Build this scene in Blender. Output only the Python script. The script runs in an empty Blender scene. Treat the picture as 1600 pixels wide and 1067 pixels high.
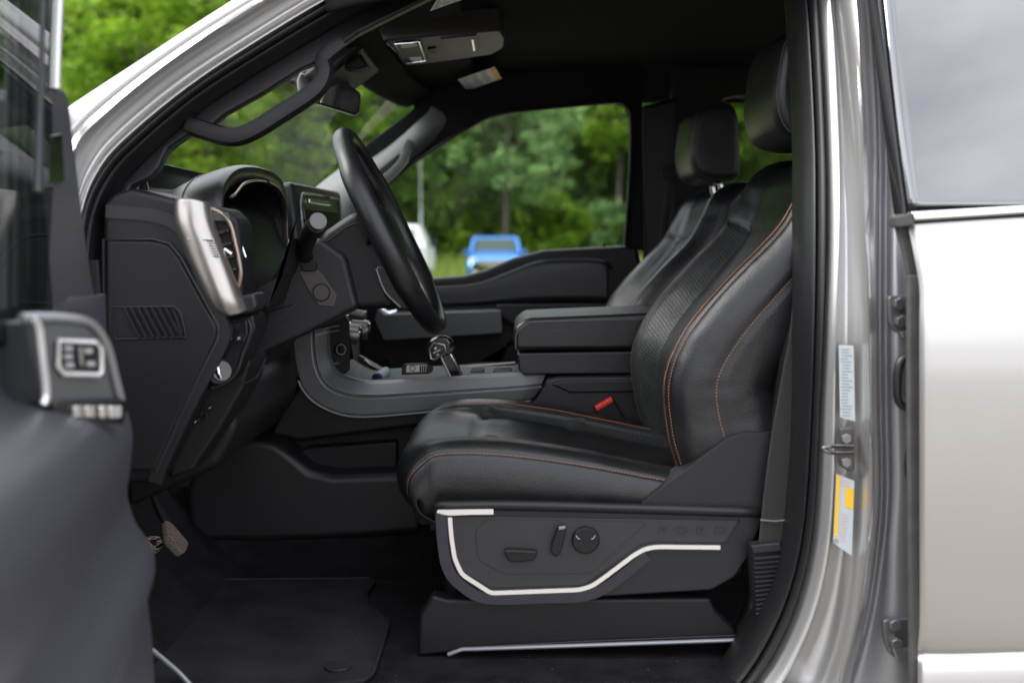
import bpy, bmesh, math, random
from mathutils import Vector, Matrix, noise
R = math.radians
rng = random.Random(7)
sc = bpy.context.scene
COL = sc.collection

# ------------------------------------------------------------------ camera, sky, sun, exposure
CZ, PITCH, F = 1.30, R(5.0), 1700.0          # eye height, tilt down, focal length in px of a 1600 px frame
cam_d = bpy.data.cameras.new('camera'); cam = bpy.data.objects.new('camera', cam_d); COL.objects.link(cam)
cam.location = (0, 0, CZ); cam.rotation_euler = (R(90) - PITCH, 0, 0)
cam_d.sensor_width = 36; cam_d.lens = 36 * F / 1600
cam_d.clip_start = 0.02; cam_d.clip_end = 1500
cam_d.dof.use_dof = True; cam_d.dof.focus_distance = 1.95; cam_d.dof.aperture_fstop = 2.8
sc.camera = cam

SUN_EL, SUN_ROT = R(42), R(266)
w = bpy.data.worlds.new('World'); sc.world = w; w.use_nodes = True
nt = w.node_tree; nt.nodes.clear()
N = nt.nodes.new; L = nt.links.new
out = N('ShaderNodeOutputWorld'); bg = N('ShaderNodeBackground'); bg.inputs['Strength'].default_value = 0.12
sky = N('ShaderNodeTexSky'); sky.sky_type = 'NISHITA'; sky.sun_disc = False
sky.sun_elevation = SUN_EL; sky.sun_rotation = SUN_ROT
tc = N('ShaderNodeTexCoord'); mp = N('ShaderNodeMapping'); mp.inputs['Scale'].default_value = (1, 1, 2.6)
no = N('ShaderNodeTexNoise'); no.inputs['Scale'].default_value = 2.2; no.inputs['Detail'].default_value = 6; no.inputs['Roughness'].default_value = .55
cr = N('ShaderNodeValToRGB'); cr.color_ramp.elements[0].position = .36; cr.color_ramp.elements[0].color = (8.5, 8.6, 9.6, 1)
cr.color_ramp.elements[1].position = .68; cr.color_ramp.elements[1].color = (15.5, 15.7, 16.6, 1)
mx = N('ShaderNodeMixRGB'); mx.inputs['Fac'].default_value = .88
L(tc.outputs['Generated'], mp.inputs['Vector']); L(mp.outputs['Vector'], no.inputs['Vector']); L(no.outputs['Fac'], cr.inputs['Fac'])
L(sky.outputs['Color'], mx.inputs['Color1']); L(cr.outputs['Color'], mx.inputs['Color2'])
L(mx.outputs['Color'], bg.inputs['Color']); L(bg.outputs['Background'], out.inputs['Surface'])

sd = bpy.data.lights.new('sun', 'SUN'); sd.energy = 2.2; sd.angle = R(32); sd.color = (1, .97, .92)
sun = bpy.data.objects.new('sun', sd); COL.objects.link(sun)
sdir = Vector((math.sin(SUN_ROT) * math.cos(SUN_EL), math.cos(SUN_ROT) * math.cos(SUN_EL), math.sin(SUN_EL)))
sun.rotation_euler = sdir.to_track_quat('Z', 'Y').to_euler(); sun.location = (0, -5, 12)
sc.view_settings.view_transform = 'Standard'; sc.view_settings.look = 'None'
sc.view_settings.exposure = 1.15; sc.view_settings.gamma = 1; sc.view_settings.use_curve_mapping = False
try:
    sc.cycles.max_bounces = 8; sc.cycles.transparent_max_bounces = 16
except Exception: pass

# ------------------------------------------------------------------ rays
cp, sp = math.cos(PITCH), math.sin(PITCH)
def ray(u, v):
    a = (u - 800) / F; b = (533.5 - v) / F
    return Vector((a, cp + b * sp, -sp + b * cp))
def W(u, v, Y):
    d = ray(u, v); t = Y / d.y
    return Vector((d.x * t, Y, CZ + d.z * t))
def T(u, v, Yb, k=.30, z0=1.25):              # a point on the body side, which leans inwards above the belt
    Y = Yb
    for _ in range(6):
        z = W(u, v, Y).z; Y = Yb + k * max(0, z - z0)
    return W(u, v, Y)
def WZ(u, v, z):
    d = ray(u, v); t = (z - CZ) / d.z
    return Vector((d.x * t, d.y * t, z))

# ------------------------------------------------------------------ materials
MATS = {}
def mat(name, col, rough=.5, metal=0, bump=0, bscale=200, coat=0, var=0, vscale=8, spec=.5, sheen=0, ctype='noise', bdist=.001):
    if name in MATS: return MATS[name]
    m = bpy.data.materials.new(name); m.use_nodes = True; t = m.node_tree; b = t.nodes['Principled BSDF']
    b.inputs['Base Color'].default_value = (*col, 1); b.inputs['Roughness'].default_value = rough
    b.inputs['Metallic'].default_value = metal; b.inputs['Coat Weight'].default_value = coat
    b.inputs['Specular IOR Level'].default_value = spec
    if sheen: b.inputs['Sheen Weight'].default_value = sheen; b.inputs['Sheen Roughness'].default_value = .4
    tcn = t.nodes.new('ShaderNodeTexCoord')
    if bump:
        if ctype == 'leather':
            n = t.nodes.new('ShaderNodeTexVoronoi'); n.inputs['Scale'].default_value = bscale; src = n.outputs['Distance']
        else:
            n = t.nodes.new('ShaderNodeTexNoise'); n.inputs['Scale'].default_value = bscale; n.inputs['Detail'].default_value = 3; src = n.outputs['Fac']
        t.links.new(tcn.outputs['Object'], n.inputs['Vector'])
        bp = t.nodes.new('ShaderNodeBump'); bp.inputs['Strength'].default_value = bump; bp.inputs['Distance'].default_value = bdist
        t.links.new(src, bp.inputs['Height']); t.links.new(bp.outputs['Normal'], b.inputs['Normal'])
    if var:
        n2 = t.nodes.new('ShaderNodeTexNoise'); n2.inputs['Scale'].default_value = vscale; n2.inputs['Detail'].default_value = 5
        t.links.new(tcn.outputs['Object'], n2.inputs['Vector'])
        mr = t.nodes.new('ShaderNodeMapRange'); mr.inputs['From Min'].default_value = .3; mr.inputs['From Max'].default_value = .7
        mr.inputs['To Min'].default_value = 1 - var; mr.inputs['To Max'].default_value = 1 + var
        t.links.new(n2.outputs['Fac'], mr.inputs['Value'])
        mu = t.nodes.new('ShaderNodeMixRGB'); mu.blend_type = 'MULTIPLY'; mu.inputs['Fac'].default_value = 1; mu.inputs['Color1'].default_value = (*col, 1)
        t.links.new(mr.outputs['Result'], mu.inputs['Color2']); t.links.new(mu.outputs['Color'], b.inputs['Base Color'])
        mr2 = t.nodes.new('ShaderNodeMapRange'); mr2.inputs['To Min'].default_value = max(0, rough - .08); mr2.inputs['To Max'].default_value = min(1, rough + .08)
        t.links.new(n2.outputs['Fac'], mr2.inputs['Value']); t.links.new(mr2.outputs['Result'], b.inputs['Roughness'])
    MATS[name] = m; return m
leather = mat('black_leather', (.0075, .0078, .0090), .39, spec=.45, bump=.35, bscale=420, ctype='leather', var=.12, vscale=14, bdist=.0006)
plastic = mat('black_plastic', (.0050, .0051, .0062), .50, spec=.32, bump=.25, bscale=900, var=.1, bdist=.0004)
greypl = mat('charcoal_plastic', (.0115, .0115, .0138), .46, spec=.36, bump=.25, bscale=900, var=.08, bdist=.0004)
darkpl = mat('dark_plastic', (.004, .004, .0046), .6, spec=.35, bump=.2, bscale=700, bdist=.0004)
doorpl = mat('door_plastic', (.040, .040, .047), .40, spec=.5, bump=.2, bscale=700, bdist=.0004)
satin = mat('satin_grey_trim', (.22, .225, .235), .34, metal=.5, var=.05)
silvtr = mat('brushed_silver_trim', (.36, .335, .31), .33, metal=.9, bump=.15, bscale=300, bdist=.0003)
bronze = mat('bronze_trim', (.25, .19, .16), .28, metal=.9)
chrome = mat('chrome', (.75, .75, .76), .10, metal=1)
champ = mat('champagne_strip', (.82, .82, .82), .26, metal=.75)
gloss = mat('gloss_black', (.008, .008, .009), .08)
rubber = mat('rubber_seal', (.006, .006, .007), .42, bump=.2, bscale=500, bdist=.0004)
rubber2 = mat('worn_rubber', (.05, .048, .046), .7, bump=.3, bscale=200, var=.25, vscale=30, bdist=.0005)
carpet = mat('black_carpet', (.0115, .0115, .0125), .95, bump=1, bscale=500, var=.4, vscale=25, spec=.1, sheen=.0, bdist=.003)
matc = mat('mat_carpet', (.022, .022, .023), .95, bump=1, bscale=450, var=.38, vscale=9, spec=.1, sheen=.0, bdist=.003)
headl = mat('headliner_fabric', (.013, .0135, .014), .95, bump=.5, bscale=900, spec=.1, bdist=.001)
thread = mat('orange_thread', (.22, .095, .055), .7)
thread2 = mat('rust_piping', (.36, .11, .04), .55)
thread3 = mat('grey_thread', (.09, .085, .085), .7)
red = mat('red_plastic', (.55, .02, .015), .35)
belt = mat('belt_webbing', (.017, .0155, .0145), .85, bump=.6, bscale=600, bdist=.001)
white = mat('white_print', (.78, .80, .80), .5)
ink = mat('grey_ink', (.25, .27, .28), .6)
yellow = mat('yellow_print', (.80, .47, .02), .5)
orangep = mat('orange_print', (.85, .35, .02), .5)
lens = mat('lamp_lens', (.70, .67, .62), .25)
tyre = mat('tyre_rubber', (.02, .02, .02), .8)
bark = mat('bark', (.075, .06, .05), .9, bump=1, bscale=12, var=.35, vscale=5, bdist=.03)
bluep = mat('blue_paint', (.012, .19, .62), .25, metal=.3, coat=.8)
whitep = mat('white_paint', (.75, .76, .76), .3, coat=.5)
mirrorg = mat('mirror_glass', (.62, .64, .62), .02, metal=1)

def paint():
    m = mat('silver_paint', (.47, .465, .455), .31, metal=.8, coat=.5)
    t = m.node_tree; b = t.nodes['Principled BSDF']; b.inputs['Coat Roughness'].default_value = .05
    tcn = t.nodes.new('ShaderNodeTexCoord'); n = t.nodes.new('ShaderNodeTexNoise'); n.inputs['Scale'].default_value = 1500; n.inputs['Detail'].default_value = 1
    t.links.new(tcn.outputs['Object'], n.inputs['Vector'])
    mr = t.nodes.new('ShaderNodeMapRange'); mr.inputs['To Min'].default_value = .27; mr.inputs['To Max'].default_value = .37
    n3 = t.nodes.new('ShaderNodeTexNoise'); n3.inputs['Scale'].default_value = 7; n3.inputs['Detail'].default_value = 6
    t.links.new(tcn.outputs['Object'], n3.inputs['Vector']); t.links.new(n3.outputs['Fac'], mr.inputs['Value']); t.links.new(mr.outputs['Result'], b.inputs['Roughness'])
    return m
silver = paint()

def glassmat(name, tint, dirt=0, gloss_boost=1.0):
    m = bpy.data.materials.new(name); m.use_nodes = True; t = m.node_tree; t.nodes.clear()
    o = t.nodes.new('ShaderNodeOutputMaterial'); tr = t.nodes.new('ShaderNodeBsdfTransparent'); tr.inputs['Color'].default_value = (*tint, 1)
    gl = t.nodes.new('ShaderNodeBsdfGlossy'); gl.inputs['Roughness'].default_value = .01
    fr = t.nodes.new('ShaderNodeFresnel'); ge = t.nodes.new('ShaderNodeNewGeometry'); ir = t.nodes.new('ShaderNodeMapRange')
    ir.inputs['To Min'].default_value = 1.5 * gloss_boost; ir.inputs['To Max'].default_value = 1 / (1.5 * gloss_boost)
    t.links.new(ge.outputs['Backfacing'], ir.inputs['Value']); t.links.new(ir.outputs['Result'], fr.inputs['IOR'])
    mxs = t.nodes.new('ShaderNodeMixShader'); t.links.new(fr.outputs['Fac'], mxs.inputs['Fac'])
    t.links.new(tr.outputs['BSDF'], mxs.inputs[1]); t.links.new(gl.outputs['BSDF'], mxs.inputs[2])
    last = mxs
    if dirt:
        df = t.nodes.new('ShaderNodeBsdfDiffuse'); df.inputs['Color'].default_value = (.5, .5, .48, 1)
        tcn = t.nodes.new('ShaderNodeTexCoord'); n = t.nodes.new('ShaderNodeTexNoise'); n.inputs['Scale'].default_value = 4; n.inputs['Detail'].default_value = 8; n.inputs['Roughness'].default_value = .7
        t.links.new(tcn.outputs['Object'], n.inputs['Vector'])
        mr = t.nodes.new('ShaderNodeMapRange'); mr.inputs['From Min'].default_value = .35; mr.inputs['From Max'].default_value = .75
        mr.inputs['To Min'].default_value = dirt * .35; mr.inputs['To Max'].default_value = dirt
        t.links.new(n.outputs['Fac'], mr.inputs['Value'])
        m2 = t.nodes.new('ShaderNodeMixShader'); t.links.new(mr.outputs['Result'], m2.inputs['Fac'])
        t.links.new(mxs.outputs['Shader'], m2.inputs[1]); t.links.new(df.outputs['BSDF'], m2.inputs[2]); last = m2
    t.links.new(last.outputs['Shader'], o.inputs['Surface']); MATS[name] = m; return m
g_wind = glassmat('windshield_glass', (.95, .97, .94), .09, .85)
g_side = glassmat('side_glass', (.96, .98, .96), .008, .80)
g_tint = glassmat('privacy_glass', (.55, .58, .56), .0, .78)
g_dark = glassmat('dark_privacy_glass', (.06, .065, .07), .03, 1.9)

def perfmat():
    m = leather.copy(); m.name = 'perforated_leather'; t = m.node_tree; b = t.nodes['Principled BSDF']
    uv = t.nodes.new('ShaderNodeUVMap'); uv.uv_map = 'UVMap'
    sep = t.nodes.new('ShaderNodeSeparateXYZ'); t.links.new(uv.outputs['UV'], sep.inputs[0])
    def math_(op, a, bb=None):
        n = t.nodes.new('ShaderNodeMath'); n.operation = op
        for i, x in enumerate((a, bb)):
            if x is None: continue
            if isinstance(x, (int, float)): n.inputs[i].default_value = x
            else: t.links.new(x, n.inputs[i])
        return n.outputs[0]
    pitch = .0080
    def cell(off):
        fx = math_('SUBTRACT', math_('FRACT', math_('ADD', math_('DIVIDE', sep.outputs['X'], pitch), off)), .5)
        fy = math_('SUBTRACT', math_('FRACT', math_('ADD', math_('DIVIDE', sep.outputs['Y'], pitch), off)), .5)
        return math_('SQRT', math_('ADD', math_('MULTIPLY', fx, fx), math_('MULTIPLY', fy, fy)))
    d = math_('MINIMUM', cell(0), cell(.5))
    mk = t.nodes.new('ShaderNodeMapRange'); mk.inputs['From Min'].default_value = .14; mk.inputs['From Max'].default_value = .24
    t.links.new(d, mk.inputs['Value'])
    mu = t.nodes.new('ShaderNodeMixRGB'); t.links.new(mk.outputs['Result'], mu.inputs['Fac']); mu.inputs['Color1'].default_value = (.003, .003, .003, 1)
    mu.inputs['Color2'].default_value = (.024, .026, .027, 1); t.links.new(mu.outputs['Color'], b.inputs['Base Color'])
    bp = t.nodes.new('ShaderNodeBump'); bp.inputs['Strength'].default_value = .7; bp.inputs['Distance'].default_value = .0006
    t.links.new(mk.outputs['Result'], bp.inputs['Height'])
    old = [n for n in t.nodes if n.type == 'BUMP' and n != bp]
    if old: t.links.new(old[0].outputs['Normal'], bp.inputs['Normal'])
    t.links.new(bp.outputs['Normal'], b.inputs['Normal'])
    for l in list(t.links):
        if l.to_socket == b.inputs['Roughness']: t.links.remove(l)
    b.inputs['Roughness'].default_value = .40
    return m
perf = perfmat()

# ------------------------------------------------------------------ mesh helpers
def setp(o, parent=None, label=None, cat=None, group=None, kind=None):
    if parent is not None:
        o.parent = parent; o.matrix_parent_inverse = PINV.get(parent.name, Matrix())
    for k, x in (('label', label), ('category', cat), ('group', group), ('kind', kind)):
        if x: o[k] = x
    return o
PINV = {}
def empty(name, loc, label=None, cat=None, group=None):
    o = bpy.data.objects.new(name, None); COL.objects.link(o); o.location = loc; o.empty_display_size = .1
    PINV[o.name] = Matrix.Translation(-Vector(loc)); return setp(o, None, label, cat, group)
def link(name, me, m, parent=None, smooth=40, **kw):
    if m: 
        if isinstance(m, (list, tuple)):
            for q in m: me.materials.append(q)
        else: me.materials.append(m)
    if smooth and len(me.polygons):
        me.shade_smooth(); me.set_sharp_from_angle(angle=R(smooth))
    o = bpy.data.objects.new(name, me); COL.objects.link(o)
    return setp(o, parent, **kw)
def from_bm(name, bm, m, parent=None, **kw):
    bmesh.ops.recalc_face_normals(bm, faces=bm.faces[:])
    me = bpy.data.meshes.new(name); bm.to_mesh(me); bm.free(); return link(name, me, m, parent, **kw)
def bevel(o, wd, seg=3, angle=30):
    b = o.modifiers.new('bevel', 'BEVEL'); b.width = wd; b.segments = seg; b.limit_method = 'ANGLE'; b.angle_limit = R(angle); b.harden_normals = True
    return o
def crom(p0, p1, p2, p3, t):
    return 0.5 * ((2 * p1) + (p2 - p0) * t + (2 * p0 - 5 * p1 + 4 * p2 - p3) * t * t + (3 * p1 - p0 - 3 * p2 + p3) * t ** 3)
def sm(pts, n=6, closed=False):
    P = [Vector(p) for p in pts]; k = len(P); o = []
    rngk = k if closed else k - 1
    for i in range(rngk):
        g = (lambda j: P[j % k]) if closed else (lambda j: P[max(0, min(k - 1, j))])
        a, b, c, d = g(i - 1), g(i), g(i + 1), g(i + 2)
        if not closed and i == 0: a = 2 * b - c
        if not closed and i == k - 2: d = 2 * c - b
        for q in range(n): o.append(crom(a, b, c, d, q / n))
    if not closed: o.append(P[-1])
    return o
def rnd(pts, r, n=4):                          # round the corners of a closed 2D/3D polygon
    P = [Vector(p) for p in pts]; k = len(P); o = []
    for i in range(k):
        a, b, c = P[i - 1], P[i], P[(i + 1) % k]
        d1 = a - b; d2 = c - b
        rr = r[i] if isinstance(r, (list, tuple)) else r
        l = min(rr, d1.length * .48, d2.length * .48)
        p1 = b + d1.normalized() * l; p2 = b + d2.normalized() * l
        for q in range(n + 1):
            t = q / n; o.append((1 - t) ** 2 * p1 + 2 * (1 - t) * t * b + t * t * p2)
    return o
class Surf:                                    # smooth surface through a grid of points
    def __init__(s, rows):
        s.g = [[Vector(p) for p in r] for r in rows]; s.m = len(rows); s.n = len(rows[0])
    def row(s, i, t):
        r = s.g[max(0, min(s.m - 1, i))]; j = min(int(t), s.n - 2); f = t - j
        a = r[j - 1] if j > 0 else 2 * r[0] - r[1]
        d = r[j + 2] if j + 2 < s.n else 2 * r[-1] - r[-2]
        return crom(a, r[j], r[j + 1], d, f)
    def __call__(s, a, t):
        a = max(0, min(s.m - 1, a)); t = max(0, min(s.n - 1, t))
        i = min(int(a), s.m - 2); f = a - i
        p1, p2 = s.row(i, t), s.row(i + 1, t)
        p0 = s.row(i - 1, t) if i > 0 else 2 * p1 - p2
        p3 = s.row(i + 2, t) if i + 2 < s.m else 2 * p2 - p1
        return crom(p0, p1, p2, p3, f)
    def normal(s, a, t):
        e = .02
        du = s(a + e, t) - s(a - e, t); dv = s(a, t + e) - s(a, t - e)
        n = du.cross(dv); return n.normalized() if n.length > 1e-12 else Vector((0, -1, 0))
class SgnSurf(Surf):
    c0 = None
    def normal(s, a, t):
        n = Surf.normal(s, a, t)
        if n.dot(s(a, t) - s.c0) < 0: n = -n
        return n
def surfmesh(name, S, m, parent, ra=6, rt=6, thick=0, flip=False, disp=None, rng_a=None, rng_t=None, matfn=None, uvscale=1, offset=-1, **kw):
    a0, a1 = rng_a or (0, S.m - 1); t0, t1 = rng_t or (0, S.n - 1)
    na = max(1, int((a1 - a0) * ra)); nt_ = max(1, int((t1 - t0) * rt))
    vs = []; prm = []
    for i in range(na + 1):
        for j in range(nt_ + 1):
            a = a0 + (a1 - a0) * i / na; t = t0 + (t1 - t0) * j / nt_
            p = S(a, t)
            if disp: p = p + disp(a, t, S, p)
            vs.append(p); prm.append((a, t))
    fs = []; mi = []
    for i in range(na):
        for j in range(nt_):
            q = [i * (nt_ + 1) + j, i * (nt_ + 1) + j + 1, (i + 1) * (nt_ + 1) + j + 1, (i + 1) * (nt_ + 1) + j]
            if flip: q.reverse()
            fs.append(q)
            if matfn: mi.append(matfn(a0 + (a1 - a0) * (i + .5) / na, t0 + (t1 - t0) * (j + .5) / nt_))
    me = bpy.data.meshes.new(name); me.from_pydata(vs, [], fs)
    # metric uv
    cu = [[0.0] * (nt_ + 1) for _ in range(na + 1)]; cv = [[0.0] * (nt_ + 1) for _ in range(na + 1)]
    mid = nt_ // 2
    for i in range(na + 1):
        for j in range(nt_ + 1):
            k = i * (nt_ + 1) + j
            if i: cu[i][j] = cu[i - 1][j] + (vs[(i - 1) * (nt_ + 1) + j] - vs[k]).length
            if j: cv[i][j] = cv[i][j - 1] + (vs[k] - vs[k - 1]).length
    uvl = me.uv_layers.new(name='UVMap')
    for pl in me.polygons:
        for li in pl.loop_indices:
            vi = me.loops[li].vertex_index; i, j = divmod(vi, nt_ + 1); uvl.data[li].uv = (cu[i][j] * uvscale, cv[i][j] * uvscale)
    if matfn: me.polygons.foreach_set('material_index', mi) if False else None
    o = link(name, me, m, parent, smooth=60, **kw)
    if matfn:
        for pl, x in zip(me.polygons, mi): pl.material_index = x
    if thick:
        s = o.modifiers.new('thickness', 'SOLIDIFY'); s.thickness = thick; s.offset = offset
    return o
def patch(name, rows, m, parent, thick=0, ra=6, rt=6, **kw):
    return surfmesh(name, Surf(rows), m, parent, ra, rt, thick, **kw)
def slab3(name, pts, back, m, parent, bev=0, seg=3, **kw):   # polygon of 3D points pushed along 'back'
    bm = bmesh.new(); a = [bm.verts.new(p) for p in pts]; b = [bm.verts.new(Vector(p) + Vector(back)) for p in pts]
    bm.faces.new(a); bm.faces.new(b[::-1]); n = len(a)
    for i in range(n): bm.faces.new((a[i], b[i], b[(i + 1) % n], a[(i + 1) % n]))
    o = from_bm(name, bm, m, parent, **kw)
    if bev: bevel(o, bev, seg)
    return o
def slab(name, px, Y0, Y1, m, parent, bev=.003, seg=3, r=0, **kw):
    P = [W(u, v, Y0) for u, v in px]
    if r: P = rnd(P, r)
    return slab3(name, P, (0, Y1 - Y0, 0), m, parent, bev, seg, **kw)
def frames(path, ref):
    out = []
    n = len(path)
    for i, p in enumerate(path):
        t = (path[min(i + 1, n - 1)] - path[max(i - 1, 0)]).normalized()
        a = t.cross(ref); a = a.normalized() if a.length > 1e-6 else Vector((1, 0, 0))
        b = a.cross(t).normalized(); out.append((p, a, b))
    return out
def sweep_bm(bm, path, prof, ref=(0, 1, 0), closed=False, cap=True, scale=None):
    path = [Vector(p) for p in path]; fr = frames(path, Vector(ref))
    if closed:
        n = len(path); fr = []
        for i, p in enumerate(path):
            t = (path[(i + 1) % n] - path[i - 1]).normalized(); a = t.cross(Vector(ref)).normalized(); fr.append((p, a, a.cross(t).normalized()))
    rings = []
    for i, (p, a, b) in enumerate(fr):
        s = scale(i / (len(fr) - 1)) if scale else 1
        rings.append([bm.verts.new(p + a * x * s + b * y * s) for x, y in prof])
    k = len(prof); n = len(rings)
    for i in range(n if closed else n - 1):
        A, B = rings[i], rings[(i + 1) % n]
        for j in range(k): bm.faces.new((A[j], A[(j + 1) % k], B[(j + 1) % k], B[j]))
    if cap and not closed:
        bm.faces.new(rings[0][::-1]); bm.faces.new(rings[-1])
def circ(r, n=10, ry=None): return [(r * math.cos(2 * math.pi * i / n), (ry or r) * math.sin(2 * math.pi * i / n)) for i in range(n)]
def tube(name, path, r, m, parent, n=10, smooth_n=0, ry=None, ref=(0, 1, 0), closed=False, scale=None, **kw):
    bm = bmesh.new(); p = [Vector(q) for q in path]
    if smooth_n: p = sm(p, smooth_n, closed)
    sweep_bm(bm, p, circ(r, n, ry), ref, closed, scale=scale)
    return from_bm(name, bm, m, parent, **kw)
def prof_sweep(name, path, prof, m, parent, smooth_n=0, ref=(0, 1, 0), closed=False, bev=0, **kw):
    bm = bmesh.new(); p = [Vector(q) for q in path]
    if smooth_n: p = sm(p, smooth_n, closed)
    sweep_bm(bm, p, prof, ref, closed); o = from_bm(name, bm, m, parent, **kw)
    if bev: bevel(o, bev, 2)
    return o
def box_bm(bm, c, s, rot=None):
    M = Matrix.Translation(Vector(c)) @ (rot.to_4x4() if rot else Matrix()) @ Matrix.Diagonal((*s, 1))
    bmesh.ops.create_cube(bm, size=1, matrix=M)
def box(name, c, s, m, parent, bev=.003, rot=None, seg=3, **kw):
    bm = bmesh.new(); box_bm(bm, c, s, rot); o = from_bm(name, bm, m, parent, **kw)
    if bev: bevel(o, bev, seg)
    return o
def cyl(name, c, axis, r, h, m, parent, n=24, r2=None, bev=0, **kw):
    bm = bmesh.new(); q = Vector(axis).to_track_quat('Z', 'Y')
    bmesh.ops.create_cone(bm, cap_ends=True, segments=n, radius1=r, radius2=r if r2 is None else r2, depth=h, matrix=Matrix.Translation(Vector(c)) @ q.to_matrix().to_4x4())
    o = from_bm(name, bm, m, parent, **kw)
    if bev: bevel(o, bev, 3)
    return o
def stitches(name, S, line, m, parent, step=.0052, ln=.0034, r=.00055, off=.0008, sgn=1, disp=None, **kw):
    """line: list of (a,t); a row of little thread capsules lying on the surface"""
    pts = []
    for i in range(len(line) - 1):
        (a0, t0), (a1, t1) = line[i], line[i + 1]
        for q in range(30):
            f = q / 30; a = a0 + (a1 - a0) * f; t = t0 + (t1 - t0) * f
            n = S.normal(a, t) * sgn; p = S(a, t)
            if disp: p = p + disp(a, t, S, p)
            pts.append((p + n * off, n))
    bm = bmesh.new(); acc = 0; nxt = 0; cur = None
    for i in range(1, len(pts)):
        d = pts[i][0] - pts[i - 1][0]; l = d.length
        if l < 1e-9: continue
        while nxt <= acc + l:
            c = pts[i - 1][0] + d * ((nxt - acc) / l); dv = d.normalized(); n = pts[i][1]; sd_ = dv.cross(n).normalized()
            vv = []
            for e, h in ((-.5, 0), (-.25, 1), (.25, 1), (.5, 0)):
                for x in (-1, 1): vv.append(bm.verts.new(c + dv * ln * e + sd_ * x * r + n * r * 1.3 * h))
            for k in range(3): bm.faces.new((vv[2 * k], vv[2 * k + 1], vv[2 * k + 3], vv[2 * k + 2]))
            bm.faces.new((vv[0], vv[2], vv[4], vv[6])); bm.faces.new((vv[1], vv[7], vv[5], vv[3]))
            nxt += step
        acc += l
    return from_bm(name, bm, m, parent, smooth=80, **kw)
def piping(name, S, line, m, parent, r=.0012, off=.0005, sgn=1, disp=None, n=6, **kw):
    pts = []
    for i in range(len(line) - 1):
        (a0, t0), (a1, t1) = line[i], line[i + 1]
        for q in range(10):
            f = q / 10; a = a0 + (a1 - a0) * f; t = t0 + (t1 - t0) * f
            p = S(a, t)
            if disp: p = p + disp(a, t, S, p)
            pts.append(p + S.normal(a, t) * sgn * off)
    bm = bmesh.new(); sweep_bm(bm, pts, circ(r, n), (0.3, .5, .8)); return from_bm(name, bm, m, parent, **kw)
def text(name, s, size, M, m, parent, ext=.0004, **kw):
    c = bpy.data.curves.new(name, 'FONT'); c.body = s; c.size = size; c.extrude = ext; c.align_x = 'CENTER'; c.align_y = 'CENTER'
    o = bpy.data.objects.new(name, c); COL.objects.link(o); dg = bpy.context.evaluated_depsgraph_get()
    me = bpy.data.meshes.new_from_object(o.evaluated_get(dg)); bpy.data.objects.remove(o); me.transform(M)
    return link(name, me, m, parent, smooth=0, **kw)
SIDE = Matrix(((1, 0, 0, 0), (0, 0, -1, 0), (0, 1, 0, 0), (0, 0, 0, 1)))   # text facing the driver's side (-Y)

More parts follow.
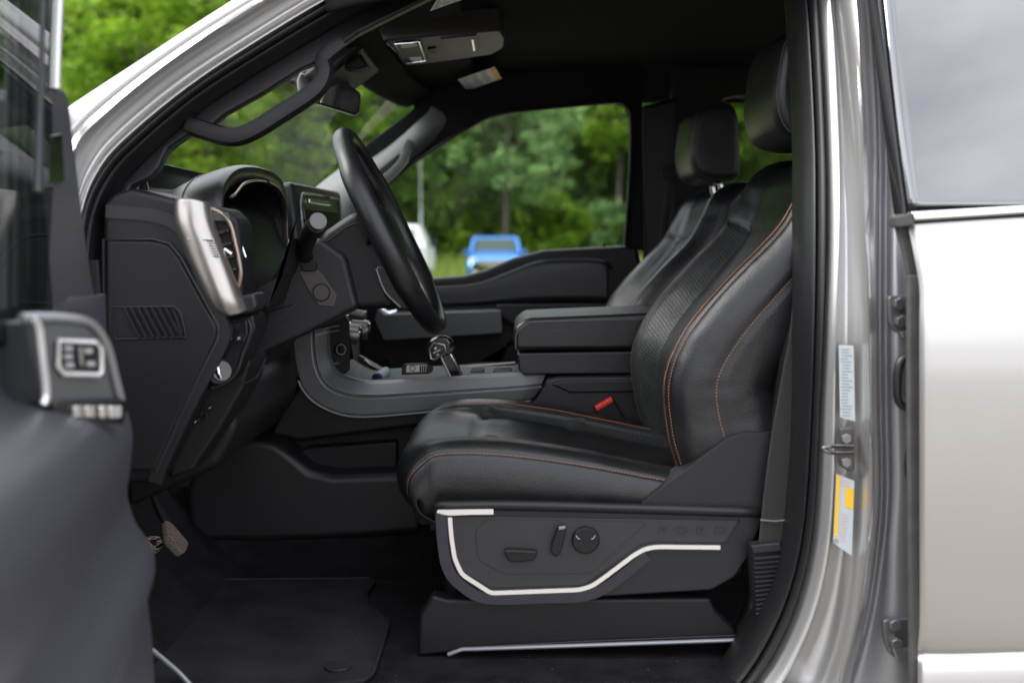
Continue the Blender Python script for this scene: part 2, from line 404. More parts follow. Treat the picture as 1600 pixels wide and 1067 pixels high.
#@@GROUND
# ------------------------------------------------------------------ ground and hillside
def gz(x, y):
    z = 0
    if y > 36: z += .05 * (y - 36) if y < 50 else .70
    if y > 50: z += min((y - 50) * .30, 34)
    return z
def ground():
    xs = [-400, -200, -110] + [-70 + 3.5 * i for i in range(41)] + [110, 200, 400]
    ys = [-400, -150, -60, -25, -10, -4, 0, 3, 6, 10, 15, 20] + [24 + 2 * i for i in range(60)] + [160, 200, 300, 500]
    vs = [(x, y, gz(x, y) + (.12 * noise.noise(Vector((x * .15, y * .15, 0))) if y > 24 else 0)) for y in ys for x in xs]
    n = len(xs); fs = [(j * n + i, j * n + i + 1, (j + 1) * n + i + 1, (j + 1) * n + i) for j in range(len(ys) - 1) for i in range(n - 1)]
    me = bpy.data.meshes.new('ground'); me.from_pydata(vs, [], fs)
    m = bpy.data.materials.new('gravel_and_grass'); m.use_nodes = True; t = m.node_tree; b = t.nodes['Principled BSDF']; b.inputs['Roughness'].default_value = .95
    g = t.nodes.new('ShaderNodeNewGeometry'); sep = t.nodes.new('ShaderNodeSeparateXYZ'); t.links.new(g.outputs['Position'], sep.inputs[0])
    n1 = t.nodes.new('ShaderNodeTexNoise'); n1.inputs['Scale'].default_value = .8; n1.inputs['Detail'].default_value = 8; t.links.new(g.outputs['Position'], n1.inputs['Vector'])
    n2 = t.nodes.new('ShaderNodeTexNoise'); n2.inputs['Scale'].default_value = 25; n2.inputs['Detail'].default_value = 4; t.links.new(g.outputs['Position'], n2.inputs['Vector'])
    gr = t.nodes.new('ShaderNodeValToRGB'); e = gr.color_ramp.elements; e[0].position = .3; e[0].color = (.14, .122, .095, 1); e[1].position = .7; e[1].color = (.225, .20, .16, 1)
    t.links.new(n2.outputs['Fac'], gr.inputs['Fac'])
    gs = t.nodes.new('ShaderNodeValToRGB'); e = gs.color_ramp.elements; e[0].position = .35; e[0].color = (.13, .19, .025, 1); e[1].position = .65; e[1].color = (.26, .31, .05, 1)
    t.links.new(n1.outputs['Fac'], gs.inputs['Fac'])
    ad = t.nodes.new('ShaderNodeMath'); ad.operation = 'MULTIPLY_ADD'; ad.inputs[1].default_value = 3; t.links.new(n1.outputs['Fac'], ad.inputs[0]); t.links.new(sep.outputs['Y'], ad.inputs[2])
    mr = t.nodes.new('ShaderNodeMapRange'); mr.inputs['From Min'].default_value = 18; mr.inputs['From Max'].default_value = 21; t.links.new(ad.outputs[0], mr.inputs['Value'])
    mxn = t.nodes.new('ShaderNodeMixRGB'); t.links.new(mr.outputs['Result'], mxn.inputs['Fac']); t.links.new(gr.outputs['Color'], mxn.inputs['Color1']); t.links.new(gs.outputs['Color'], mxn.inputs['Color2'])
    mr2 = t.nodes.new('ShaderNodeMapRange'); mr2.inputs['From Min'].default_value = 50; mr2.inputs['From Max'].default_value = 55; t.links.new(sep.outputs['Y'], mr2.inputs['Value'])
    mx2 = t.nodes.new('ShaderNodeMixRGB'); t.links.new(mr2.outputs['Result'], mx2.inputs['Fac']); t.links.new(mxn.outputs['Color'], mx2.inputs['Color1']); mx2.inputs['Color2'].default_value = (.035, .05, .015, 1)
    t.links.new(mx2.outputs['Color'], b.inputs['Base Color'])
    link('ground', me, m, None, kind='structure', label='tan gravel lot turning to grass with a wooded slope behind')
ground()

# ------------------------------------------------------------------ foliage
def leafmat(name, c1, c2):
    m = bpy.data.materials.new(name); m.use_nodes = True; t = m.node_tree; b = t.nodes['Principled BSDF']; b.inputs['Roughness'].default_value = .55
    g = t.nodes.new('ShaderNodeNewGeometry'); n = t.nodes.new('ShaderNodeTexNoise'); n.inputs['Scale'].default_value = .7; n.inputs['Detail'].default_value = 4
    t.links.new(g.outputs['Position'], n.inputs['Vector'])
    r_ = t.nodes.new('ShaderNodeValToRGB'); e = r_.color_ramp.elements; e[0].position = .38; e[0].color = (*c1, 1); e[1].position = .62; e[1].color = (*c2, 1)
    t.links.new(n.outputs['Fac'], r_.inputs['Fac']); t.links.new(r_.outputs['Color'], b.inputs['Base Color'])
    tr = t.nodes.new('ShaderNodeBsdfTranslucent'); t.links.new(r_.outputs['Color'], tr.inputs['Color'])
    ms = t.nodes.new('ShaderNodeMixShader'); ms.inputs['Fac'].default_value = .35; o = t.nodes['Material Output']
    t.links.new(b.outputs['BSDF'], ms.inputs[1]); t.links.new(tr.outputs['BSDF'], ms.inputs[2]); t.links.new(ms.outputs['Shader'], o.inputs['Surface']); return m
lf_mid = leafmat('leaf_mid_green', (.095, .19, .04), (.23, .38, .08))
lf_yel = leafmat('leaf_yellow_green', (.12, .24, .014), (.30, .45, .035))
lf_dark = leafmat('leaf_dark_green', (.028, .08, .018), (.10, .20, .04))
lf_grey = leafmat('leaf_blue_green', (.14, .27, .09), (.29, .45, .17))
def crown_mesh(name, rx, rz, clumps, per, leaf, seed, cl=.22, zc=0):
    r = random.Random(seed); vs = []; fs = []
    for _ in range(clumps):
        th = r.uniform(0, 2 * math.pi); u = r.uniform(-.95, 1); rad = math.sqrt(1 - u * u) * r.uniform(.45, 1.0)
        lob = 1 + .28 * noise.noise(Vector((math.cos(th) * 1.7 + seed, math.sin(th) * 1.7, u * 1.7)))
        c = Vector((rx * rad * math.cos(th) * lob, rx * rad * math.sin(th) * lob, rz * u * lob + zc)); cr_ = cl * rx * r.uniform(.6, 1.3)
        for _ in range(per):
            d = Vector((r.gauss(0, 1), r.gauss(0, 1), r.gauss(0, .6))).normalized() * cr_ * r.uniform(.5, 1)
            p = c + d; s = leaf * r.uniform(.6, 1.3)
            a = Vector((r.uniform(-1, 1), r.uniform(-1, 1), r.uniform(-.5, .5))).normalized(); b = a.cross(Vector((r.uniform(-.6, .6), r.uniform(-.6, .6), 1))).normalized()
            k = len(vs); vs += [p - a * s, p - b * s * .55, p + a * s, p + b * s * .55]; fs.append((k, k + 1, k + 2, k + 3))
    me = bpy.data.meshes.new(name); me.from_pydata(vs, [], fs); return me
def trunk_mesh(name, h, r0, seed, limbs=4):
    r = random.Random(seed); bm = bmesh.new()
    p = [Vector((0, 0, -.3))]; n = 7
    for i in range(1, n + 1): p.append(Vector((r.uniform(-.12, .12) * i * .4, r.uniform(-.1, .1) * i * .4, h * i / n)))
    sweep_bm(bm, sm(p, 3), circ(r0, 8), (0, 1, 0), scale=lambda t: 1 - .7 * t)
    for _ in range(limbs):
        i = r.randint(3, n - 1); a = r.uniform(0, 6.28); l = h * r.uniform(.2, .35)
        q = [p[i], p[i] + Vector((math.cos(a) * l * .5, math.sin(a) * l * .5, l * .4)), p[i] + Vector((math.cos(a) * l, math.sin(a) * l, l * .9))]
        sweep_bm(bm, sm(q, 3), circ(r0 * .4, 6), (0.1, .9, .2), scale=lambda t: 1 - .7 * t)
    me = bpy.data.meshes.new(name); bm.to_mesh(me); bm.free(); me.shade_smooth(); me.materials.append(bark); return me
CR = {}
for i, (nm, lm) in enumerate((('mid', lf_mid), ('yel', lf_yel), ('dark', lf_dark), ('grey', lf_grey))):
    for k in range(2):
        me = crown_mesh('crown', 3.2, 3.4 if k else 4.2, 120, 75, .17, 11 * i + k + 3); me.materials.append(lm); CR[nm, k] = me
TR = [trunk_mesh('trunk', 9, .20, s) for s in (1, 2, 3)]
def tree(x, y, s, kind, k, label, group=None, base=5.5, sx=1.0, lean=0):
    t = empty('tree', (x, y, gz(x, y)), label, 'tree', group)
    tr = bpy.data.objects.new('trunk', TR[k % 3]); COL.objects.link(tr); tr.parent = t; tr.scale = (s, s, s)
    c = bpy.data.objects.new('crown', CR[kind, k % 2]); COL.objects.link(c); c.parent = t; c.location = (0, 0, base * s + 2.5 * s); c.scale = (s * sx, s, s); c.rotation_euler = (0, 0, k * 1.3)
    t.rotation_euler = (0, R(lean), k * .9 if not lean else 0)
    return t
def xa(u, Y): return (u - 800) / F * Y
# the tree with a bare trunk behind the blue car, then its neighbours
tree(xa(790, 45), 45, .72, 'grey', 1, 'pale green young tree with straight trunk behind the blue car', base=4.6, sx=1.5)
tree(xa(660, 47), 47, .72, 'mid', 0, 'bushy green tree behind the white pickup', base=3.4, sx=1.4, lean=8)
tree(xa(965, 50), 50, .9, 'yel', 1, 'yellow green tree with grey trunk at the right edge of the passenger window', base=6.0)
tree(xa(885, 52), 52, .85, 'mid', 1, 'tall mid green tree between the slim tree and the grey trunk', base=4.6, sx=1.2)
tree(xa(225, 42), 42, .95, 'yel', 0, 'yellow green tree with brown trunk above the windshield pillar', base=6.2, sx=1.1)
tree(xa(330, 40), 40, .8, 'yel', 1, 'yellow green tree seen through the left of the windshield', base=4.4, sx=1.3)
for i, (u, Y, s, kd, bs, lb) in enumerate([(720, 54, .8, 'mid', 2.0, None), (850, 55, .85, 'grey', 2.2, None), (920, 53, .7, 'mid', 2.0, None), (1180, 49, .8, 'yel', 2.2, None), (600, 52, .8, 'mid', 2.2, None), (440, 50, .8, 'yel', 2.2, None),
    (110, 46, 1.0, 'yel', 4.5, None), (470, 44, .85, 'yel', 3.8, None), (560, 48, .95, 'mid', 4.0, None), (400, 54, 1.2, 'dark', 4.5, None), (20, 52, 1.1, 'mid', 4.5, None),
    (630, 55, 1.1, 'dark', 3.6, None), (740, 58, 1.15, 'dark', 3.6, None), (840, 60, 1.2, 'dark', 4.0, None), (930, 57, 1.0, 'dark', 3.6, None), (1050, 52, 1.1, 'dark', 4.2, None),
    (1140, 50, 1.0, 'yel', 4.2, None), (1230, 52, 1.15, 'mid', 4.2, None), (1330, 56, 1.2, 'dark', 4.2, None), (250, 56, 1.25, 'dark', 4.5, None), (520, 58, 1.2, 'dark', 4.2, None),
    (300, 50, 1.2, 'yel', 7.0, None), (120, 55, 1.5, 'mid', 6.5, None), (-80, 50, 1.3, 'mid', 4.5, None), (690, 52, .95, 'mid', 5.8, None), (800, 62, 1.5, 'mid', 6.8, None), (960, 64, 1.5, 'mid', 6.5, None), (1450, 58, 1.3, 'mid', 4.5, None)]):
    tree(xa(u, Y), Y, s, kd, i, {'mid': 'mid green leafy tree in the dense wood behind the grass', 'yel': 'bright yellow green leafy tree in the wood behind the grass', 'dark': 'dark green tree deep in the wood behind the grass', 'grey': 'pale blue green tree in the wood behind the grass'}[kd], 'trees of the wood behind the grass', base=bs, sx=1.25)
BM_ = crown_mesh('bush', 1.5, 1.1, 60, 60, .12, 91, zc=.5)
BMs = []
for lm in (lf_yel, lf_mid, lf_grey):
    me = BM_.copy(); me.materials.append(lm); BMs.append(me)
for i in range(46):
    Y = 47.5 + (i * 7 % 5) * 1.3; u = 60 + i * 27 + rng.uniform(-12, 12); s = rng.uniform(.9, 1.9)
    bk_i = rng.choice((0, 0, 0, 1, 2)); o = bpy.data.objects.new('bush', BMs[bk_i]); COL.objects.link(o); x = xa(u, Y)
    o.location = (x, Y, gz(x, Y) + .1); o.scale = (s * 1.2, s, s); o.rotation_euler = (0, 0, i)
    setp(o, None, ('low yellow green bush at the foot of the wood', 'low mid green bush at the foot of the wood', 'low blue green bush at the foot of the wood')[bk_i], 'bush', 'bushes along the edge of the wood')
def woodland():
    r = random.Random(5); vs = []; fs = []
    for _ in range(46000):
        x = r.uniform(-60, 60); y = r.uniform(60, 82); z = gz(x, y) + r.uniform(-1, 15) ; s = r.uniform(.3, .7)
        a = Vector((r.uniform(-1, 1), r.uniform(-.3, .3), r.uniform(-1, 1))).normalized(); b = a.cross(Vector((r.uniform(-.5, .5), 1, r.uniform(-.5, .5)))).normalized(); p = Vector((x, y, z))
        k = len(vs); vs += [p - a * s, p - b * s * .6, p + a * s, p + b * s * .6]; fs.append((k, k + 1, k + 2, k + 3))
    me = bpy.data.meshes.new('far_woodland'); me.from_pydata(vs, [], fs)
    link('far_woodland', me, lf_dark, None, smooth=0, kind='stuff', label='dense dark foliage of the wood climbing the slope', cat='woodland')
woodland()
def grass():
    r = random.Random(8); vs = []; fs = []
    for _ in range(30000):
        y = r.uniform(22, 48); x = r.uniform(-.42, .35) * y; z = gz(x, y); h = r.uniform(.10, .38) * (1 + (y > 38)); a = r.uniform(0, 6.28); c, s = math.cos(a) * .05, math.sin(a) * .05
        k = len(vs); vs += [(x - c, y - s, z - .1), (x + c, y + s, z - .1), (x + r.uniform(-.1, .1), y + r.uniform(-.1, .1), z + h)]; fs.append((k, k + 1, k + 2))
    me = bpy.data.meshes.new('grass'); me.from_pydata(vs, [], fs)
    link('grass', me, leafmat('grass_blade', (.17, .23, .03), (.32, .38, .07)), None, smooth=0, kind='stuff', label='rough bright grass in front of the wood', cat='grass')
grass()
# pale guard on a cable before the trees
gw = xa(658, 39)
tube('cable', [(gw, 39, gz(gw, 39) + 1.6), (gw + .02, 39, 3.0), (gw - .02, 39, 6.2)], .035, mat('pale_metal', (.45, .48, .48), .4, metal=.3), None, n=8, scale=lambda t: 1.3 if t < .5 else .4, label='thin pale cable hanging before the trees left of the blue car', cat='cable')

#@@CARS
# ------------------------------------------------------------------ other vehicles
def wheel(parent, x, y, z, r=.36, wd=.22, name='wheel'):
    o = cyl(name, (x, y, z), (1, 0, 0), r, wd, tyre, parent, n=28, bev=.03)
    cyl('rim', (x, y, z), (1, 0, 0), r * .62, wd + .02, silvtr, o, n=20, bev=.01)
    return o
def blue_suv():
    Y = 35.6; cx = xa(773, Y); z0 = gz(cx, Y)
    t = empty('parked_suv', (cx, Y, z0), 'bright blue compact SUV parked on the grass facing the camera', 'car')
    def sec(pts, y): return [Vector((cx + x, Y + y, z0 + z)) for x, z in pts]
    def half(w, zb, zm, zt, wt):
        h = [(w * .92, zb), (w, zb + .15), (w, zm), (w * .96, (zm + zt) / 2 * .5 + zm * .5), (wt, zt), (wt * .5, zt + .03), (0, zt + .035)]
        return h + [(-x, z) for x, z in h[-2::-1]]
    rows = [sec(half(.78, .35, .62, .80, .62), -.02), sec(half(.88, .28, .72, .93, .70), .12), sec(half(.92, .26, .80, 1.00, .78), .5), sec(half(.93, .26, .86, 1.06, .80), 1.1)]
    rows += [sec(half(.93, .26, .95, 1.10, .82), 1.25), sec(half(.93, .26, 1.0, 1.12, .84), 2.6), sec(half(.93, .26, 1.0, 1.15, .84), 4.2), sec(half(.88, .3, .98, 1.12, .8), 4.45)]
    S = Surf(rows); surfmesh('body', S, bluep, t, 4, 4)
    def cab(w, z, y): return [Vector((cx + x * w, Y + y, z0 + z + dz)) for x, dz in ((1, 0), (1, .0), (.97, .02), (.5, .05), (0, .06), (-.5, .05), (-.97, .02), (-1, 0), (-1, 0))]
    rr = [[Vector((cx + s, Y + y, z0 + z)) for s in (-.70, -.68, 0, .68, .70)] for y, z in ((1.72, 1.56), (1.9, 1.62), (2.8, 1.66), (3.9, 1.58), (4.2, 1.5))]
    for r_ in rr: r_[0].z -= .05; r_[-1].z -= .05
    patch('roof', rr, bluep, t, .04)
    slab3('windshield', [Vector((cx - .74, Y + 1.12, z0 + 1.08)), Vector((cx + .74, Y + 1.12, z0 + 1.08)), Vector((cx + .61, Y + 1.72, z0 + 1.57)), Vector((cx - .61, Y + 1.72, z0 + 1.57))], (0, .03, -.02), mat('car_glass', (.03, .05, .045), .08, spec=.2), t, .004)
    for s in (-1, 1):
        tube('pillar', [Vector((cx + s * .83, Y + 1.0, z0 + 1.06)), Vector((cx + s * .72, Y + 1.7, z0 + 1.56)), Vector((cx + s * .72, Y + 3.9, z0 + 1.54)), Vector((cx + s * .8, Y + 4.3, z0 + 1.1))], .05, bluep, t, n=8)
        slab3('side_window', [Vector((cx + s * .84, Y + 1.3, z0 + 1.1)), Vector((cx + s * .73, Y + 1.8, z0 + 1.5)), Vector((cx + s * .73, Y + 3.8, z0 + 1.5)), Vector((cx + s * .83, Y + 4.1, z0 + 1.12))], (-s * .02, 0, 0), mat('car_glass', (.1, .15, .13), .08), t)
        h = slab3('headlight', [Vector((cx + s * .52, Y - .045, z0 + .74)), Vector((cx + s * .84, Y + .10, z0 + .80)), Vector((cx + s * .84, Y + .12, z0 + .93)), Vector((cx + s * .62, Y + .03, z0 + .90))], (0, .12, 0), lens, t, .01)
        cyl('lamp', (cx + s * .72, Y + .0, z0 + .84), (0, 1, 0), .055, .06, chrome, h, n=16)
        m_ = box('door_mirror', (cx + s * .99, Y + 1.32, z0 + 1.10), (.14, .10, .11), bluep, t, .03)
        box('mirror_arm', (cx + s * .92, Y + 1.34, z0 + 1.09), (.10, .05, .04), plastic, m_, .01)
        wheel(t, cx + s * .80, Y + .85, z0 + .34); wheel(t, cx + s * .80, Y + 3.55, z0 + .34)
        box('fog_lamp', (cx + s * .66, Y - .01, z0 + .48), (.18, .06, .07), lens, t, .01)
    g = box('grille', (cx, Y - .035, z0 + .77), (.86, .07, .20), satin, t, .02)
    for k in range(4): box('grille_bar', (cx, Y - .078, z0 + .70 + k * .045), (.84, .02, .014), chrome, g, 0)
    box('lower_intake', (cx, Y - .03, z0 + .45), (.95, .08, .16), darkpl, t, .02)
    box('licence_plate', (cx, Y - .08, z0 + .55), (.30, .02, .10), white, t, .003)
    box('roof_rail', (cx - .66, Y + 2.8, z0 + 1.68), (.03, 1.9, .03), satin, t, .008); box('roof_rail', (cx + .66, Y + 2.8, z0 + 1.68), (.03, 1.9, .03), satin, t, .008)
blue_suv()
def white_pickup():
    Y = 30.5; cx = xa(598, Y); z0 = gz(cx, Y)
    t = empty('parked_pickup', (cx, Y, z0), 'white pickup parked beyond the steering wheel with an orange red tail lamp', 'pickup')
    def P(x, y, z): return Vector((cx + x, Y + y, z0 + z))
    # tail towards the camera, nose away
    slab3('bed_side', [P(1.0, 0, .55), P(1.0, 0, 1.28), P(1.0, 2.0, 1.30), P(1.0, 2.0, .55)], (-.10, 0, 0), whitep, t, .03)
    slab3('bed_side', [P(-.9, 0, .55), P(-.9, 0, 1.28), P(-.9, 2.0, 1.30), P(-.9, 2.0, .55)], (-.10, 0, 0), whitep, t, .03)
    tg = box('tailgate', P(0, 0, .95), (1.72, .08, .62), whitep, t, .03); box('tailgate_handle', P(0, -.05, 1.1), (.25, .03, .08), plastic, tg, .01)
    box('bed_floor', P(0, 1.0, .72), (1.8, 2.0, .1), plastic, t, .01)
    box('bumper', P(0, -.12, .55), (1.9, .22, .2), chrome, t, .04)
    for s in (-1, 1):
        l = box('tail_lamp', P(s * .955, -.03, 1.02), (.13, .1, .42), mat('tail_lens', (.55, .07, .03), .2, coat=.5), t, .02)
        box('reverse_lens', P(s * .955, -.085, .93), (.10, .02, .10), lens, l, .005)
        wheel(t, cx + s * .86, Y + .8, z0 + .4, .4, .28); wheel(t, cx + s * .86, Y + 4.3, z0 + .4, .4, .28)
        m_ = box('door_mirror', P(s * 1.18, 3.4, 1.40), (.2, .1, .24), plastic, t, .03); box('mirror_arm', P(s * 1.04, 3.42, 1.36), (.12, .05, .05), plastic, m_, .01)
    def ring(y, w, zt, wt): return [P(w, y, .6), P(w, y, 1.3), P(wt + .03, y, zt - .06), P(wt - .08, y, zt), P(0, y, zt + .03), P(-wt + .08, y, zt), P(-wt - .03, y, zt - .06), P(-w, y, 1.3), P(-w, y, .6)]
    patch('cab', [ring(2.05, .98, 1.78, .76), ring(2.1, 1.0, 1.86, .78), ring(3.2, 1.0, 1.9, .80), ring(4.0, 1.0, 1.84, .78)], whitep, t, .05)
    patch('front_body', [[P(x, y, z) for x, z in ((1, .5), (1, 1.2), (.8, 1.3), (0, 1.34), (-.8, 1.3), (-1, 1.2), (-1, .5))] for y in (4.0, 4.6, 5.4, 5.7)], whitep, t, .05)
    slab3('rear_window', [P(-.72, 2.03, 1.36), P(.72, 2.03, 1.36), P(.64, 2.05, 1.74), P(-.64, 2.05, 1.74)], (0, -.03, 0), mat('car_glass', (.1, .15, .13), .08), t, .01)
    slab3('back_wall', [P(-.95, 2.06, .6), P(.95, 2.06, .6), P(.95, 2.06, 1.32), P(.76, 2.06, 1.8), P(-.76, 2.06, 1.8), P(-.95, 2.06, 1.32)], (0, .04, 0), whitep, t)
    for a, b in ((2.25, 3.0), (3.1, 3.9)): slab3('side_window', [P(1.015, a, 1.34), P(1.015, b, 1.34), P(.85, b - .05, 1.76), P(.85, a + .05, 1.76)], (-.03, 0, 0), mat('car_glass', (.1, .15, .13), .08), t)
white_pickup()

#@@TRUCK
# ------------------------------------------------------------------ the truck
truck = empty('pickup_truck', (0, 2.42, 0), 'silver pickup truck with its driver door open on a black leather cabin', 'pickup truck')
TK = truck

# --- door opening: lines traced along the aperture, from the hinge pillar over the roof rail down to the rocker
#        seal in    seal out    s1          groove      s2          ridge       gap
ST = [((150, 1150), (122, 1150), (112, 1150), (106, 1150), (98, 1150), (80, 1150), (66, 1150)),
      ((150, 800), (122, 800), (112, 800), (106, 800), (98, 800), (80, 800), (66, 800)),
      ((151, 560), (124, 560), (113, 560), (107, 560), (99, 560), (82, 560), (68, 560)),
      ((153, 430), (127, 425), (116, 420), (110, 417), (101, 412), (88, 405), (74, 400)),
      ((162, 345), (137, 330), (127, 322), (121, 316), (113, 306), (104, 296), (90, 284)),
      ((190, 285), (165, 266), (156, 256), (149, 250), (138, 240), (121, 223), (112, 212)),
      ((232, 240), (210, 216), (202, 206), (195, 199), (184, 188), (168, 172), (160, 163)),
      ((318, 166), (300, 141), (293, 132), (286, 126), (274, 114), (258, 100), (250, 93)),
      ((420, 100), (402, 74), (395, 64), (388, 58), (378, 46), (364, 29), (357, 22)),
      ((556, 20), (532, -4), (526, -14), (519, -21), (510, -32), (497, -48), (490, -55)),
      ((775, -95), (760, -122), (752, -134), (748, -141), (742, -152), (735, -168), (730, -178)),
      ((1000, -175), (1003, -205), (1004, -218), (1005, -225), (1006, -240), (1008, -256), (1010, -266)),
      ((1165, -165), (1185, -195), (1192, -206), (1196, -212), (1206, -222), (1230, -238), (1240, -248)),
      ((1222, -110), (1258, -120), (1275, -122), (1280, -123), (1288, -125), (1318, -130), (1338, -132)),
      ((1238, 0), (1275, 0), (1298, 0), (1301, 0), (1305, 0), (1340, 0), (1358, 0)),
      ((1250, 200), (1286, 200), (1310, 200), (1316, 200), (1323, 200), (1350, 200), (1372, 200)),
      ((1251, 350), (1289, 350), (1312, 350), (1322, 350), (1332, 350), (1355, 350), (1372, 350)),
      ((1251, 500), (1285, 500), (1307, 500), (1322, 500), (1337, 500), (1359, 500), (1373, 500)),
      ((1248, 640), (1278, 640), (1306, 640), (1321, 640), (1337, 640), (1361, 640), (1374, 640)),
      ((1240, 760), (1273, 760), (1305, 760), (1320, 760), (1337, 760), (1364, 760), (1376, 760)),
      ((1228, 850), (1264, 850), (1298, 850), (1315, 850), (1333, 850), (1358, 850), (1370, 850)),
      ((1204, 930), (1244, 935), (1280, 940), (1298, 943), (1322, 946), (1343, 950), (1356, 952)),
      ((1168, 1000), (1212, 1010), (1250, 1018), (1270, 1022), (1300, 1030), (1322, 1036), (1334, 1040)),
      ((1130, 1055), (1173, 1067), (1215, 1078), (1238, 1084), (1268, 1092), (1296, 1100), (1308, 1104)),
      ((1075, 1110), (1110, 1132), (1140, 1150), (1150, 1160), (1165, 1172), (1180, 1190), (1190, 1200)),
      ((990, 1140), (1005, 1168), (1010, 1190), (1012, 1200), (1014, 1215), (1016, 1235), (1018, 1245)),
      ((600, 1150), (600, 1178), (600, 1200), (600, 1210), (600, 1225), (600, 1245), (600, 1255)),
      ((165, 1160), (140, 1190), (130, 1210), (125, 1220), (115, 1235), (100, 1255), (90, 1265))]
def line(i, Yb): return [T(*s[i], Yb) for s in ST]
def off(r, d): return [p + Vector((0, d, 0)) for p in r]
mid = lambda a, b, f=.5, dy=0: [x.lerp(y, f) + Vector((0, dy, 0)) for x, y in zip(a, b)]
sI, sB = line(0, 1.600), line(1, 1.572)
s1, gr_, s2, rd, gp = line(2, 1.552), line(3, 1.560), line(4, 1.545), line(5, 1.500), line(6, 1.515)
patch('door_opening_frame', [off(sI, .03), off(sB, .012), sB, mid(sB, s1, .25, -.012), mid(sB, s1, .8, -.012), s1, gr_, s2, mid(s2, rd, .25, -.016), mid(s2, rd, .75, -.012), rd, gp, off(gp, .05)], silver, TK, .004, ra=4, rt=4)
sl = patch('door_seal', [off(sI, .05), sI, mid(sI, sB, .22, -.020), mid(sI, sB, .42, -.024), mid(sI, sB, .5, -.014), mid(sI, sB, .62, -.024), mid(sI, sB, .85, -.022), mid(sI, sB, .97, 0.004), off(mid(sI, sB, .97), .03)], rubber, TK, .003, ra=5, rt=4)
# outer A pillar beside the windshield (white in the sky light) and the roof rail behind it
A1 = [T(*p, 1.515) for p in ((88, 262), (100, 236), (118, 211), (163, 166), (253, 97), (360, 27), (493, -50), (733, -172), (1010, -262), (1300, -250), (1700, -245))]
A2 = [T(*p, 1.505) for p in ((80, 250), (92, 222), (108, 200), (155, 156), (245, 88), (352, 18), (486, -58), (728, -182), (1010, -275), (1300, -264), (1700, -258))]
A3 = [T(*p, 1.535) for p in ((78, 214), (88, 190), (104, 170), (145, 142), (225, 90), (330, 22), (465, -62), (712, -200), (1010, -300), (1300, -290), (1700, -285))]
A4 = [p + Vector((-.01, .05, .004)) for p in A3]; A5 = [p + Vector((0, .09, -.01)) for p in A3]
patch('windshield_pillar', [off(A1, .04), A1, A2, mid(A2, A3, .5, -.004), A3, A4, A5], silver, TK, .004, ra=5, rt=5)

# --- B pillar between the opening and the rear door
rows = []
vv = (-140, 0, 200, 350, 500, 640, 760, 850, 950, 1040, 1110, 1200)
bu = {0: (1338, 1358, 1372, 1373, 1373, 1374, 1376, 1370, 1356, 1334, 1308, 1250)}
def colm(us, Yb): return [T(u, v, Yb) for u, v in zip(us, vv)]
g0 = bu[0]
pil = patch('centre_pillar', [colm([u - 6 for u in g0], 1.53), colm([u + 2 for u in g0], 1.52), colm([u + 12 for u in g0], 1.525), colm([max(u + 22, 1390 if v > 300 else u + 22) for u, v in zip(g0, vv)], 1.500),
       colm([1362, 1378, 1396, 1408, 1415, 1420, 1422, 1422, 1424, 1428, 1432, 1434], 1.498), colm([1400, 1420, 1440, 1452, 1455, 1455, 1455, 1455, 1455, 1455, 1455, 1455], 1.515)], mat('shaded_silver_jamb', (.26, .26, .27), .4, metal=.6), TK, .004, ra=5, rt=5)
for (u, v) in ((1405, 474), (1408, 502), (1397, 975), (1400, 1004)):
    b = cyl('hinge_bolt', T(u, v, 1.482), (0, 1, 0), .0085, .012, mat('bolt_metal', (.25, .25, .26), .35, metal=.9), pil, n=6, bev=.001)
slab('hinge', [(1388, 462), (1422, 462), (1424, 520), (1400, 520), (1390, 505)], 1.487, 1.50, mat('hinge_metal', (.13, .13, .135), .4, metal=.7), pil, .003, r=.006)
slab('hinge', [(1380, 968), (1425, 965), (1427, 1026), (1392, 1026), (1382, 1000)], 1.487, 1.50, mat('hinge_metal', (.13, .13, .135), .4, metal=.7), pil, .003, r=.006)
slab('hinge_pin', [(1408, 519), (1424, 517), (1424, 526), (1412, 528)], 1.478, 1.487, silvtr, pil, .001)
slab('hinge_pin', [(1396, 1014), (1424, 1012), (1422, 1026), (1402, 1028)], 1.476, 1.487, silvtr, pil, .001)
tube('door_check_boot', [W(1422, 558, 1.475), W(1408, 565, 1.475), W(1403, 590, 1.475), W(1405, 625, 1.475), W(1422, 638, 1.475)], .007, rubber, pil, smooth_n=5)
cps = [W(1424 - 4 * math.sin(i / 11 * math.pi), 700 + i * 5, 1.476) for i in range(12)]
for i in range(11): cyl('harness_ring', cps[i], (0, 0, 1), .007, .0022, rubber, pil, n=12)
# striker and stickers on the opening frame
st = slab('striker_plate', [(1313, 668), (1333, 668), (1336, 735), (1328, 738), (1313, 728)], 1.525, 1.538, mat('striker_metal', (.10, .10, .10), .45, metal=.7), TK, .003, r=.004)
for v in (685, 722): cyl('bolt', W(1322, v, 1.52), (0, 1, 0), .0075, .008, mat('bolt_metal', (.2, .2, .2), .4, metal=.9), st, n=6, bev=.001)
tube('striker_loop', [W(1332, 697, 1.52), W(1300, 697, 1.50), W(1286, 701, 1.50), W(1300, 707, 1.50), W(1332, 707, 1.52)], .0032, mat('striker_steel', (.14, .135, .13), .25, metal=.9), st, smooth_n=5)
label_w = mat('label_paper', (.46, .51, .53), .45)
def sticker(pts, Y, m=label_w): return slab('sticker', pts, Y, Y + .001, m, TK, 0)
def frameY(v): return 1.528
q = sticker([(1311, 539), (1334, 540), (1336, 658), (1313, 652)], 1.534)
rr = random.Random(3)
bm = bmesh.new()
